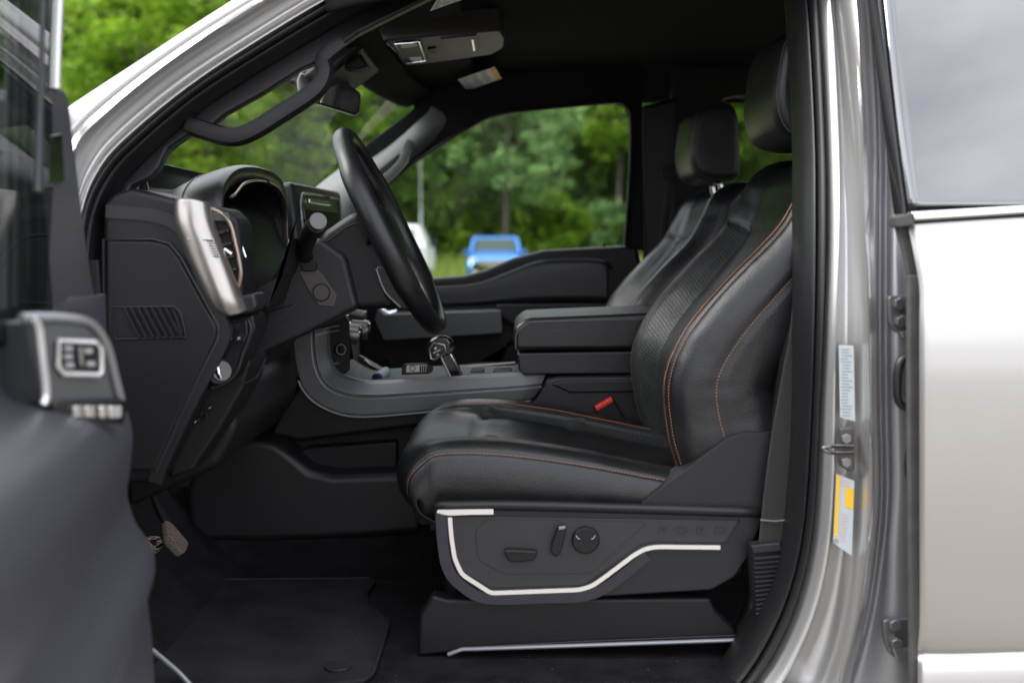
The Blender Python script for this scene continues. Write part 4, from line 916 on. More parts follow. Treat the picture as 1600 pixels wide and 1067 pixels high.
tube('cup_ring', [Vector((-.02 + .035 * math.cos(a), 2.43 + .035 * math.sin(a), 1.008)) for a in [i * math.pi / 12 for i in range(24)]], .0025, satin, ty, closed=True, ref=(0, 0, 1), n=6)
# shifter
base = W(712, 588, 2.36)
sh = prof_sweep('gear_shifter', [W(716, 592, 2.36), W(706, 570, 2.36), W(697, 553, 2.36), W(690, 542, 2.36)], [(.0135, -.013), (.0135, .010), (.007, .015), (-.010, .015), (-.0135, .010), (-.0135, -.012)], gloss, TK, smooth_n=4)
tube('shifter_chrome_edge', [W(722, 588, 2.345), W(712, 568, 2.345), W(702, 551, 2.345)], .0022, chrome, sh, n=8)
tube('shifter_chrome_edge', [W(704, 590, 2.342), W(694, 569, 2.342), W(688, 556, 2.342)], .0030, silvtr, sh, n=8)
kn_px = [(663, 545), (670, 532), (684, 524), (700, 525), (708, 536), (706, 548), (696, 556), (676, 566), (667, 566)]
kn = slab('shifter_knob', kn_px, 2.335, 2.39, gloss, sh, .012, 5)
fc_px = [(670, 545), (677, 535), (694, 538), (698, 551), (676, 564), (670, 562)]
slab('button_plate', [(674, 546), (680, 538), (692, 541), (694, 549), (680, 558), (675, 556)], 2.328, 2.336, gloss, sh, .002)
tube('button_chrome_frame', [W(u, v, 2.330) for u, v in ((671, 546), (678, 535.5), (694, 539), (697, 551), (678, 562), (673, 560))], .0020, silvtr, sh, closed=True, n=8)
slab('plus_mark', [(678, 543.6), (682.6, 543.0), (682.7, 544.2), (678.1, 544.8)], 2.3268, 2.328, white, sh, 0); slab('plus_mark', [(679.8, 541.6), (681, 541.4), (681.4, 546.2), (680.2, 546.4)], 2.3268, 2.328, white, sh, 0)
slab('divider_mark', [(677, 551.3), (688, 545.8), (688.2, 546.8), (677.2, 552.3)], 2.3268, 2.328, white, sh, 0); slab('minus_mark', [(682, 554.6), (686, 553.2), (686.2, 554.3), (682.2, 555.7)], 2.3268, 2.328, white, sh, 0)
slab('shifter_collar', [(693, 548), (706, 541), (710, 549), (699, 557)], 2.335, 2.385, gloss, sh, .004)
# tunnel side and storage gap
tp = [(296, 850), (288, 770), (300, 735), (330, 703), (362, 688), (400, 685), (432, 692), (458, 712), (484, 734), (520, 742), (660, 738), (660, 834), (560, 842), (400, 848), (345, 846)]
slab('tunnel_side_panel', tp, 2.19, 2.30, mat('footwell_plastic', (.008, .008, .009), .5, bump=.2, bscale=800, bdist=.0004), TK, .018, 5)
slab('tunnel_back', [(300, 640), (760, 640), (760, 850), (300, 850)], 2.305, 2.50, darkpl, TK, .005)
slab('storage_shelf', [(468, 706), (480, 700), (620, 690), (620, 742), (500, 742)], 2.26, 2.305, plastic, TK, .004)
cr_body = slab('console_rear_body', [(852, 592), (870, 588), (1080, 585), (1080, 720), (930, 715), (760, 660), (832, 624)], 2.252, 2.55, greypl, TK, .010, 4)
slab('console_rear_step', [(860, 600), (880, 594), (1080, 592), (1080, 612), (890, 614)], 2.246, 2.256, greypl, cr_body, .004)
arm = slab('armrest_lid', rnd([Vector(p) for p in [(803, 548), (804, 512), (822, 497), (1090, 486), (1090, 546)]], 10), 2.250, 2.55, leather, TK, .016, 6)
tube('armrest_seam', [W(u, v, 2.2485) for u, v in ((806, 546), (808, 520), (826, 506), (850, 503), (1080, 497))], .0011, thread3, arm, smooth_n=4, n=6)
slab('armrest_base', rnd([Vector(p) for p in [(808, 551), (1090, 547), (1090, 584), (818, 586), (810, 578)]], 5), 2.256, 2.55, leather, arm, .008, 4)
bk = slab('seat_belt_buckle', [(930, 640), (958, 622), (985, 668), (962, 680), (940, 664)], 2.215, 2.24, darkpl, TK, .005, 4)
slab('release_button', [(930, 636), (956, 621), (959, 628), (933, 643)], 2.213, 2.238, red, bk, .0025)
# things in the tray
kf = slab('key_fob', rnd([Vector(p) for p in [(627, 586), (628, 572), (633, 569), (668, 568), (675, 572), (677, 578), (672, 584)]], 3), 2.300, 2.315, plastic, None, .004, 4, label='black and silver car key fob lying in the console tray', cat='key fob')
slab('silver_face', rnd([Vector(p) for p in [(634, 582), (635, 571), (667, 570), (669, 574), (668, 581)]], 2), 2.2975, 2.301, silvtr, kf, .0008)
for k in range(4): slab('fob_button', [(655.5 + 3.4 * k, 571.5), (658 + 3.4 * k, 571.5), (658 + 3.4 * k, 580.5), (655.5 + 3.4 * k, 580.5)], 2.2962, 2.298, darkpl, kf, .0003)
tube('fob_ring', [W(644.5 + 4.2 * math.cos(a), 575.5 + 4 * math.sin(a), 2.2965) for a in [i * math.pi / 8 for i in range(16)]], .0009, darkpl, kf, closed=True, n=6)
tubeo = tube('cap_tube', [W(590, 590, 2.36), W(604, 580, 2.40)], .0105, mat('pale_blue_plastic', (.42, .55, .60), .3), None, n=20, label='small pale blue capped tube lying in the front of the console tray', cat='tube')
cyl('cap', W(589.5, 590.5, 2.358), W(604, 580, 2.40) - W(590, 590, 2.36), .0112, .010, mat('dark_blue_cap', (.02, .03, .10), .2), tubeo, n=20, bev=.001)

#@@SEATS
# --- front seats
CY = 1.95
def cushion_rows():
    xs = [-.150, -.186, -.192, -.168, -.11, -.02, .09, .20, .30, .36]
    zt = [.860, .895, .938, .972, .988, .987, .972, .950, .930, .925]
    rows = [(-.250, 0, 0), (-.272, .35, 0), (-.273, .68, 0), (-.262, .90, 0), (-.238, 1.0, .004), (-.205, 1.0, .004), (-.178, 1.0, -.006), (-.150, 1.0, -.022), (-.10, 1, -.026), (0, 1, -.022)]
    rows = rows + [(-y, h, d) for y, h, d in rows[-2::-1]]
    out = []
    for dy, h, d in rows:
        r = []
        for k, (x, z) in enumerate(zip(xs, zt)):
            fade = [0, 0, 0, .15, .5, .9, 1, 1, 1, 1][k]
            zb = .862; zz = zb + (z - zb) * h + d * fade
            e = abs(dy) / .273; xx = x + (.035 * e ** 6 if k < 4 else 0)
            yy = dy * (1 - (.03 if k < 2 else 0))
            if k < 3: zz = zb + (z - zb) * max(h, .55 if k else 0)
            if k < 3 and h < .5: xx += .01
            r.append(Vector((xx, CY + yy, zz)))
        out.append(r)
    return out
CS = Surf(cushion_rows())
BR = len(CS.g)
def groove_c(a, t, S, p):
    d = 0
    n = S.normal(a, t)
    if n.z < 0 and 4 < a < BR - 5: n = -n
    # seam between bolster and centre
    for s in (6.0, BR - 7.0): d += .0045 * math.exp(-((a - s) / .16) ** 2) * (1 if t > 3.6 else max(0, (t - 2.6)))
    for s in (3.0, BR - 4.0): d += .0022 * math.exp(-((a - s) / .10) ** 2)
    if 6 <= a <= BR - 7:
        c = (a - (BR - 1) / 2) / 3; tt = 4.55 + .28 * c * c; d += .005 * math.exp(-((t - tt) / .09) ** 2); d += .004 * math.exp(-((t - 6.35 - .25 * c * c) / .09) ** 2)
        d += -.006 * math.exp(-((t - 5.4) / .5) ** 2) * (1 - abs(c)) * .6
    return -n * d if n.z > -.2 or True else n
def orient(S):
    pass
def cush_disp(a, t, S, p):
    n = S.normal(a, t)
    c0 = Vector((.08, CY, .90))
    if n.dot(p - c0) < 0: n = -n
    d = 0
    for s in (6.0, BR - 7.0): d += .0045 * math.exp(-((a - s) / .16) ** 2) * max(0, min(1, (t - 2.6)))
    for s in (3.0, BR - 4.0): d += .0022 * math.exp(-((a - s) / .10) ** 2)
    if 6 <= a <= BR - 7:
        c = (a - (BR - 1) / 2) / 3
        d += .006 * math.exp(-((t - 4.55 - .28 * c * c) / .07) ** 2) + .006 * math.exp(-((t - 6.15 - .25 * c * c) / .05) ** 2)
        d -= .003 * math.exp(-((t - 5.4) / .45) ** 2) * max(0, 1 - c * c)
    d += .0006 * noise.noise(p * 18) + .0004 * noise.noise(p * 60)
    return -n * d
CS = SgnSurf(cushion_rows()); CS.c0 = Vector((.08, CY, .90))
def back_rows():
    prof = [(.285, .90), (.262, .95), (.244, 1.02), (.241, 1.09), (.262, 1.15), (.305, 1.212), (.362, 1.275), (.415, 1.33), (.446, 1.385), (.470, 1.430), (.505, 1.458), (.545, 1.466), (.590, 1.458), (.625, 1.43)]
    n = len(prof); out = []
    cross = [(-.235, .150), (-.268, .118), (-.276, .075), (-.272, .036), (-.255, .010), (-.232, 0), (-.200, .008), (-.170, .034), (-.145, .046), (-.08, .050), (0, .052)]
    cross = cross + [(-y, o) for y, o in cross[-2::-1]]
    for dy, o in cross:
        r = []
        for k, (x, z) in enumerate(prof):
            a = Vector(prof[max(0, k - 1)]); b = Vector(prof[min(n - 1, k + 1)]); t = (b - a).normalized(); nb = Vector((t.y, -t.x))   # towards the rear
            f = k / (n - 1)
            dip = 1 if f < .42 else max(.35, 1 - (f - .42) * 2.0)
            oo = o if abs(dy) > .232 else o * dip
            if o > .07: oo *= 1.45 - .45 * min(1, f / .6)
            if f > .62 and abs(dy) > .2: oo *= max(.25, 1 - (f - .62) * 2.0)
            wf = 1.0 if f < .45 else 1 - .13 * ((f - .45) / .55) ** 1.6 - (.10 if k >= n - 3 else 0) * (k - n + 4) / 3
            if k == 0: wf = .93
            r.append(Vector((x + nb.x * oo, CY + dy * wf, z + nb.y * oo)))
        out.append(r)
    return out
BS = SgnSurf(back_rows()); BS.c0 = Vector((.46, CY, 1.2)); BB = len(BS.g)
class B2(SgnSurf):
    def normal(s, a, t):
        n = Surf.normal(s, a, t); q = s(a, t); c = Vector((.30 + .36 * (q.z - .9) + .12, CY, q.z - .05))
        if n.dot(q - c) < 0: n = -n
        return n
BS = B2(back_rows())
def back_disp(a, t, S, p):
    n = S.normal(a, t); d = 0
    for s in (4.95, BB - 5.95): d += .0025 * math.exp(-((a - s) / .16) ** 2) * (1 if t < 8 else 0.3)
    for s in (4.2, BB - 5.2): d += .0018 * math.exp(-((a - s) / .10) ** 2)
    for s in (2.3, BB - 3.3): d += .0030 * math.exp(-((a - s) / .10) ** 2)
    if 5.3 <= a <= BB - 6.3:
        d += .005 * math.exp(-((t - 7.35) / .07) ** 2)
        c = (a - (BB - 1) / 2) / 3.5
        if t < 7.35: d += .004 * (math.exp(-((abs(c) - .62) / .05) ** 2))
    d += .0012 * noise.noise(p * 20) + .0006 * noise.noise(p * 55)
    return -n * d
def seat(name_label):
    fr = slab('front_seat', [(700, 815), (1170, 815), (1165, 900), (1110, 918), (765, 925), (715, 890)], 1.70, 2.20, darkpl, TK, .01, label=name_label)
    c = surfmesh('seat_cushion', CS, [leather, perf], fr, 9, 9, disp=cush_disp, matfn=lambda a, t: 1 if (BR - 8.0 < a < BR - 6.3 and t > 4.0) or (5.4 < a < 7.0 and t > 4.2) else 0)
    b = surfmesh('seat_backrest', BS, [leather, perf], fr, 8, 9, disp=back_disp, matfn=lambda a, t: 1 if (5.0 < a < BB - 6.0 and t < 7.35) else 0)
    # closing the rear of the backrest and underside
    bk_ = [[BS(a, t) for t in [i for i in range(BS.n)]] for a in (0, BB - 1)]
    patch('seat_back_shell', [bk_[0], [p.lerp(q, .25) + Vector((.03, 0, -.01)) for p, q in zip(*bk_)], [p.lerp(q, .75) + Vector((.03, 0, -.01)) for p, q in zip(*bk_)], bk_[1]], plastic, fr, ra=4, rt=3)
    tp_ = [BS(i, BS.n - 1) for i in range(BB)]
    slab3('cushion_pan', [Vector((-.13, CY - .24, .868)), Vector((.34, CY - .24, .868)), Vector((.34, CY + .24, .868)), Vector((-.13, CY + .24, .868))], (0, 0, -.02), darkpl, fr)
    # seams
    def seamline(a, t0, t1): return [(a, t0 + (t1 - t0) * i / 16) for i in range(17)]
    for a in (5.25, BR - 6.25): piping('cushion_piping', CS, seamline(a, 4.0 if a > 9 else 4.6, 8.3), thread2, fr, r=.0015, off=-.001, disp=cush_disp)
    for a in (3.0, BR - 4.0): stitches('cushion_stitching', CS, [(a, 1.2), (a, 2), (a, 3)] + seamline(a, 3.2, 8.4), thread, fr, disp=cush_disp, r=.0007)
    for a in (4.95, BB - 5.95): piping('backrest_piping', BS, seamline(a, 1.0, 7.9), thread2, fr, r=.0018, off=-.0005, disp=back_disp)
    for a in (4.2, BB - 5.2, 2.3, BB - 3.3): stitches('backrest_stitching', BS, seamline(a, 1.0, 8.6), thread, fr, disp=back_disp, r=.0007)
    stitches('backrest_stitching', BS, seamline(BB - 6.25, 1.0, 7.3), thread, fr, disp=back_disp, r=.0006)
    # headrest
    hc = Vector((.497, CY, 1.570)); rows = []
    for dy, k in ((-.131, .0), (-.131, .3), (-.131, .6), (-.129, .84), (-.119, .96), (-.09, 1.0), (0, 1.02), (.09, 1.0), (.119, .96), (.129, .84), (.131, .60), (.131, .3), (.131, 0)):
        ring = []
        for px_, pz in ((-.058, .030), (-.062, -.030), (-.045, -.080), (-.005, -.098), (.050, -.094), (.062, -.072), (.060, .0), (.052, .070), (.025, .098), (-.020, .094), (-.048, .070), (-.058, .030)):
            bulge = -.010 * (1 - (dy / .13) ** 2) if px_ < -.03 else 0
            ring.append(hc + Vector((px_ * k + bulge, dy, pz * k)))
        rows.append(ring)
    h = patch('headrest', rows, leather, fr, ra=5, rt=5)
    hs = Surf(rows)
    piping('headrest_seam', hs, [(3.7, i * .5) for i in range(23)], thread3, fr, r=.0008, off=0)
    for dy in (-.055, .055): tube('headrest_post', [hc + Vector((.02, dy, -.08)), hc + Vector((.035, dy, -.14)), hc + Vector((.05, dy, -.19))], .0065, chrome, fr, n=12)
    return fr
dseat = seat('driver seat in black leather with rust coloured stitching, nearest the open door')
# copy for the passenger (before the driver only trim is added)
def copy_part(o, dx):
    c = o.copy(); COL.objects.link(c); c.location = Vector(o.location) + Vector(dx); dark_mesh = {}
    for ch in list(o.children):
        d = ch.copy(); COL.objects.link(d); d.parent = c
        if 'stitching' in ch.name or 'piping' in ch.name:      # the passenger seat is sewn in dull grey
            d.data = ch.data.copy(); d.data.materials[0] = thread3
    return c
pseat = copy_part(dseat, (.0, .86, -.015)); pseat['label'] = 'passenger seat in black leather beyond the centre console'

# driver seat side trim with switches
tr_ = slab('seat_side_trim', rnd([Vector(p) for p in [(678, 788), (780, 786), (1190, 797), (1192, 812), (1168, 872), (1148, 902), (1112, 922), (900, 935), (762, 940), (712, 918), (688, 886), (680, 830)]], 5), 1.655, 1.70, greypl, dseat, .006, 4)
patch('trim_top_roll', [[W(u, v, y) for u, v in ((682, 786 + d), (800, 785 + d), (1000, 790 + d), (1190, 796 + d))] for d, y in ((0, 1.665), (0, 1.652), (4, 1.647), (9, 1.650), (10, 1.66))], greypl, dseat, .003)
slab('trim_recess', rnd([Vector(p) for p in [(706, 808), (720, 806), (1156, 813), (1134, 848), (1020, 846), (1000, 850), (938, 896), (912, 914), (768, 918), (722, 892), (712, 868)]], 5), 1.6530, 1.656, mat('recess_plastic', (.016, .0155, .018), .5, bump=.2, bscale=900, bdist=.0004), dseat, .0015, 2)
slab('recess_step', rnd([Vector(p) for p in [(760, 812), (1010, 816), (960, 862), (925, 895), (790, 897), (748, 876), (742, 830)]], 8), 1.6515, 1.654, mat('recess_plastic', (.016, .016, .018)), dseat, .003, 4)
sp_px = [(703, 803), (706, 840), (711, 872), (722, 896), (764, 923), (770, 925), (905, 920), (925, 914), (945, 900), (990, 866), (1008, 856), (1026, 853), (1130, 854)]
prof_sweep('bright_strip', [W(u, v, 1.650) for u, v in rnd([Vector(p) for p in sp_px], 8)[3:-3]], [(.0030, .001), (.0015, .0032), (-.0010, .004), (-.0030, .0018), (-.0036, -.003), (.0030, -.003)], champ, dseat)
prof_sweep('chrome_edge', [W(u, v, 1.652) for u, v in ((691, 800), (694, 850), (702, 888), (722, 912), (760, 932), (850, 931), (912, 928), (950, 912), (1010, 866))], [(.007, .001), (.004, .0045), (-.002, .0065), (-.008, .003), (-.010, -.004), (.007, -.004)], mat('dark_chrome', (.045, .045, .06), .13, metal=.6), dseat, smooth_n=3)
prof_sweep('chrome_cap', [W(u, v, 1.650) for u, v in ((684, 795), (702, 799), (730, 798), (771, 797.5))], [(.0040, .001), (.0015, .0035), (-.0025, .004), (-.0045, .001), (-.0050, -.004), (.0045, -.004)], champ, dseat, smooth_n=3)
slab('lever_switch', [(787, 861), (792, 858), (838, 860), (840, 865), (834, 876), (800, 879), (793, 874)], 1.641, 1.655, plastic, dseat, .003, 3)
tube('switch_highlight', [W(789, 861, 1.642), W(812, 861.5, 1.640), W(837, 862.5, 1.642)], .0018, greypl, dseat, n=8)
slab('recline_switch', [(872, 823), (884, 822), (885, 830), (876, 866), (868, 871), (860, 862), (862, 850)], 1.638, 1.655, plastic, dseat, .003, 3)
slab('switch_tip', [(873, 823), (884, 822), (884, 826), (873, 828)], 1.636, 1.642, satin, dseat, .001)
rk = cyl('lumbar_switch', W(915, 843, 1.648), (0, 1, 0), .0205, .012, plastic, dseat, n=40, bev=.002)
bm = bmesh.new(); sweep_bm(bm, [W(915, 843, 1.6525) + Vector((.0215 * math.cos(a), 0, .0215 * math.sin(a))) for a in [i * math.pi / 20 for i in range(40)]], circ(.0012, 6), (0, 1, 0), closed=True); from_bm('switch_groove', bm, darkpl, dseat)
for a0_ in (-1, 1): tube('arrow_mark', [W(915 + a0_ * 15, 836, 1.6415), W(915 + a0_ * 12, 841, 1.6415), W(915 + a0_ * 9, 842, 1.6415)], .0008, ink, dseat, n=6)
Mt = Matrix.Translation(W(1083, 829, 1.6525)) @ SIDE @ Matrix.Diagonal((2.1, 1, 1, 1))
tt_ = text('embossed_lettering', 'F O R D', .0150, Mt, mat('recess_plastic', (.016, .0155, .018)), dseat, .0012)
tube('recess_edge', [W(u, v, 1.6515) for u, v in ((1156, 813), (1134, 848))], .0014, greypl, dseat, n=6)
# wedge that carries the backrest hinge
slab('hinge_cover', rnd([Vector(p) for p in [(1000, 790), (1020, 772), (1138, 684), (1160, 676), (1240, 676), (1230, 797)]], 6), 1.662, 1.72, greypl, dseat, .008, 4)
slab('seat_skirt', [(652, 1026), (656, 960), (676, 930), (700, 936), (1110, 934), (1118, 955), (1150, 985), (1150, 1002), (710, 1020)], 1.665, 1.70, plastic, dseat, .006, 3)
tube('skirt_rail', [W(700, 1022, 1.659), W(722, 1014, 1.659), W(900, 1008, 1.659), W(1160, 999, 1.659)], .0035, satin, dseat, n=8)
tube('skirt_rail', [W(716, 1012, 1.661), W(900, 1002, 1.661), W(1150, 992, 1.661)], .0015, greypl, dseat, n=8)
box('seat_riser', (.10, 1.95, .76), (.42, .44, .14), darkpl, dseat, .01)

# --- belt and its cover at the foot of the B pillar
bt = patch('seat_belt', [[W(u, v, y) for u, v, y in r_] for r_ in (
    [(1250, 300, 1.66), (1258, 300, 1.66), (1266, 300, 1.66)], [(1236, 500, 1.65), (1248, 500, 1.65), (1262, 500, 1.65)], [(1219, 600, 1.645), (1234, 600, 1.645), (1252, 600, 1.645)],
    [(1202, 700, 1.64), (1222, 700, 1.64), (1244, 700, 1.64)], [(1190, 800, 1.635), (1212, 800, 1.635), (1234, 800, 1.635)], [(1184, 860, 1.63), (1206, 860, 1.63), (1230, 860, 1.63)])], belt, TK, .0025)
tube('belt_fold', [W(1188, 812, 1.628), W(1210, 814, 1.628), W(1232, 812, 1.628)], .0012, mat('pale_web', (.15, .14, .13), .7), bt, n=6)
slab('pillar_lower_trim', [(1226, 560), (1262, 430), (1262, 1000), (1160, 1080), (1120, 1060), (1170, 960)], 1.655, 1.70, darkpl, TK, .006)
bc = slab('belt_anchor_cover', [(1172, 852), (1218, 846), (1230, 860), (1222, 900), (1205, 945), (1184, 968), (1176, 930)], 1.622, 1.65, darkpl, TK, .006)
for k in range(13):
    v = 872 + k * 7.2; ur = 1222 - max(0, (k - 3)) * 3.2
    tube('cover_rib', [W(1176 + k * .4, v, 1.622), W(1178 + k * .4, v + .5, 1.614), W(ur, v - 3, 1.614)], .0022, greypl, bc, n=6)
slab('cover_cap', [(1173, 852), (1220, 847), (1224, 862), (1176, 866)], 1.615, 1.64, greypl, bc, .003)

#@@PASSENGER
# --- passenger side
PY = 3.20
pdoor_px = [(560, 432), (672, 435), (725, 431), (760, 421), (800, 404), (850, 391), (900, 388), (975, 384), (996, 384), (1004, 420), (1010, 640), (560, 640)]
pd = slab('passenger_door', pdoor_px, PY, PY + .09, plastic, TK, .014, 4)
patch('door_inset', [[W(u, v, y) for u, v in r_] for r_, y in (
    ([(600, 452), (690, 449), (745, 444), (800, 424), (840, 411), (900, 408), (945, 410), (958, 420)], 3.197),
    ([(600, 456), (690, 453), (745, 448), (800, 430), (840, 416), (900, 412), (938, 414), (950, 424)], 3.185),
    ([(600, 478), (690, 478), (745, 476), (800, 474), (840, 474), (900, 474), (938, 474), (950, 474)], 3.185))], greypl and leather, pd, .004, ra=5, rt=4)
slab('door_armrest', rnd([Vector(p) for p in [(590, 482), (600, 492), (783, 486), (785, 520), (600, 532), (585, 500)]], 3), 3.04, 3.20, mat('armrest_grey', (.045, .048, .050), .45), pd, .006, 4)
slab('door_shelf', rnd([Vector(p) for p in [(775, 477), (960, 476), (985, 480), (985, 500), (800, 505), (780, 492)]], 3), 3.10, 3.20, plastic, pd, .010, 4)
slab('pull_cup', [(712, 480), (752, 480), (760, 486), (712, 487)], 3.17, 3.20, darkpl, pd, .002)
tube('inner_handle', [W(596, 480, 3.12), W(604, 489, 3.10), W(620, 487, 3.10)], .005, chrome, pd, smooth_n=3, n=8)
tube('inner_handle', [W(686, 483, 3.14), W(693, 482, 3.14)], .006, chrome, pd, n=8)
slab('map_pocket', [(600, 560), (620, 640), (760, 640), (770, 590), (795, 535), (1010, 535), (1010, 650), (600, 650)], 3.10, 3.19, darkpl, pd, .01)
tube('lock_pin', [W(944, 386, 3.22), W(944, 381, 3.22)], .004, darkpl, pd, n=8)
# window surround: roof rail, pillar
def PT(u, v, d=0): return W(u, v, 3.20 + d - .22 * max(0, (385 - v) / 530))
slab3('passenger_window', [PT(u, v, .045) for u, v in [(560, 445), (672, 445), (760, 432), (850, 400), (978, 396), (990, 180), (965, 150), (880, 158), (760, 175), (640, 250), (560, 320)]], (0, .004, 0), g_side, pd, 0)
rail = [(560, 318), (606, 290), (640, 258), (680, 231), (720, 206), (762, 183), (800, 174), (900, 164), (964, 159), (978, 165), (986, 185), (985, 260), (977, 386), (990, 388), (1008, 392), (1006, 250), (1004, 168), (1010, 90), (900, 92), (760, 96), (690, 125), (640, 175), (560, 235)]
slab3('window_surround', [PT(u, v) for u, v in rail], (0, .06, 0), headl, TK, .006)
tube('window_seal', [PT(u, v, -.004) for u, v in [(600, 294), (640, 259), (680, 232), (720, 207), (762, 184), (800, 175), (900, 165), (962, 160), (978, 166), (986, 187), (985, 260), (977, 384)]], .005, rubber, TK, smooth_n=3, n=8)
# rear half of the passenger side
slab3('centre_pillar_trim', [PT(u, v, -.03) for u, v in [(1003, 165), (1030, 160), (1060, 150), (1060, 420), (1055, 700), (1000, 700), (1008, 392)]], (0, .07, 0), plastic, TK, .014, 4)
slab3('rear_side_wall', [PT(u, v, 0) for u, v in [(1050, 90), (1600, 60), (1600, 160), (1300, 152), (1150, 150), (1130, 154), (1124, 168), (1126, 300), (1140, 420), (1600, 420), (1600, 700), (1050, 700)]], (0, .06, 0), darkpl, TK, .008)
slab3('rear_passenger_window', [PT(u, v, .03) for u, v in [(1110, 140), (1600, 140), (1600, 430), (1110, 430)]], (0, .004, 0), g_tint, TK)
tube('pillar_belt', [PT(1046, 268, -.06), PT(1044, 300, -.06), PT(1030, 420, -.06), PT(1010, 520, -.06)], .012, belt, TK, n=8, ry=.003)
cyl('belt_guide', PT(1045, 270, -.065), (0, 1, 0), .020, .012, plastic, TK, n=20, bev=.003)
# passenger windshield pillar with handle
PA = [[W(u, v, y) for u, v, y in r_] for r_ in (
    [(652, 148, 3.16), (657, 158, 3.16), (640, 182, 3.165), (600, 216, 3.18), (560, 243, 3.19), (500, 287, 3.21), (430, 350, 3.24)],
    [(660, 152, 3.12), (664, 170, 3.12), (650, 192, 3.12), (612, 228, 3.13), (574, 256, 3.14), (516, 300, 3.16), (460, 360, 3.18)],
    [(676, 160, 3.11), (684, 182, 3.11), (672, 206, 3.11), (638, 240, 3.115), (602, 268, 3.12), (556, 306, 3.13), (520, 370, 3.15)],
    [(700, 150, 3.13), (730, 180, 3.14), (702, 216, 3.16), (664, 244, 3.165), (632, 268, 3.17), (592, 306, 3.17), (560, 372, 3.17)])]
patch('passenger_pillar_trim', PA, mat('pillar_grey', (.085, .090, .092), .55, bump=.2, bscale=700, bdist=.0004), TK, .012, ra=6, rt=6)
hp2 = [W(u, v, y) for u, v, y in ((640, 225, 3.09), (634, 238, 3.06), (630, 252, 3.05), (616, 268, 3.05), (600, 282, 3.06), (580, 300, 3.08), (566, 312, 3.10))]
prof_sweep('passenger_grab_handle', hp2, [(.013, 0), (.010, .012), (0, .016), (-.010, .012), (-.013, 0), (-.010, -.012), (.0, -.014), (.010, -.012)], mat('handle_grey', (.05, .053, .055), .45), TK, smooth_n=5)
slab('handle_recess', [(590, 266), (622, 240), (628, 246), (622, 258), (596, 280), (582, 288)], 3.10, 3.115, darkpl, TK, .004)
# header between the windshield and the headliner
hd = [(655, 150), (640, 134), (612, 122), (585, 117), (568, 110), (545, 109), (530, 114), (508, 122), (500, 118), (520, 90), (560, 60), (620, 55), (700, 100), (760, 150), (720, 175), (690, 178), (668, 168)]
HR = [[Vector((WS(a, 2.86).x + dx, WS(a, 2.86).y, WS(a, 2.86).z + dz)) for a in (0, 1, 2, 2.6, 3, 3.4, 4, 5, 6)] for dx, dz in ((-.012, -.006), (.01, -.012), (.05, .004), (.10, .02))]
patch('windshield_header', HR, headl, TK, .008, offset=1)
mh = slab3('sensor_cover', [WS(2.65, 2.95) + Vector((.01, 0, 0)), WS(3.35, 2.95) + Vector((.01, 0, 0)), WS(3.3, 2.45) + Vector((.01, 0, 0)), WS(2.7, 2.45) + Vector((.01, 0, 0))], (.04, 0, -.02), darkpl, TK, .012, 4)
slab('antenna_cover', [(536, 68), (552, 66), (575, 104), (560, 108), (520, 104), (528, 88)], 2.30, 2.36, darkpl, TK, .006)
# visors with warning labels
def onz(pts, z): return [WZ(u, v, z) for u, v in pts]
vis = slab3('sun_visor', rnd([Vector((-.27, 2.60, 1.742)), Vector((-.10, 2.60, 1.762)), Vector((-.10, 3.06, 1.762)), Vector((-.27, 3.08, 1.735))], .02), (0, 0, .018), headl, TK, .006, 4, label='passenger sun visor folded up')
vis2 = slab3('sun_visor', rnd([Vector((-.27, 1.80, 1.742)), Vector((-.10, 1.80, 1.762)), Vector((-.10, 2.24, 1.762)), Vector((-.27, 2.24, 1.738))], .02), (0, 0, .018), headl, TK, .006, 4, label='driver sun visor folded up')
def label_on(px, z0, parent, z1):
    P = [WZ(u, v, z) for (u, v), z in zip(px, (z0, z1, z1, z0))]
    o = slab3('warning_label', P, (0, 0, .0006), white, parent, smooth=0)
    def q(a, b, dz=-.0006): return P[0].lerp(P[1], a).lerp(P[3].lerp(P[2], a), b) + Vector((0, 0, dz))
    bm = bmesh.new()
    for (a0, a1, b0, b1) in ((.85, 1.0, 0, 1),): bm.faces.new([bm.verts.new(q(a, b)) for a, b in ((a0, b0), (a1, b0), (a1, b1), (a0, b1))])
    from_bm('yellow_band', bm, yellow, o, smooth=0)
    bm = bmesh.new(); r = random.Random(2)
    for c in range(3):
        for k in range(9):
            a0 = .04 + c * .27; a1 = a0 + .24 * r.uniform(.6, 1); b0 = .08 + k * .095
            bm.faces.new([bm.verts.new(q(a, b, -.0008)) for a, b in ((a0, b0), (a1, b0), (a1, b0 + .035), (a0, b0 + .035))])
    from_bm('printed_text', bm, ink, o, smooth=0)
label_on([(716, 125), (773, 105), (784, 123), (730, 142)], 1.7385, vis, 1.7465)
label_on([(684, -2), (716, -13), (734, -4), (672, 18)], 1.7385, vis2, 1.7465)
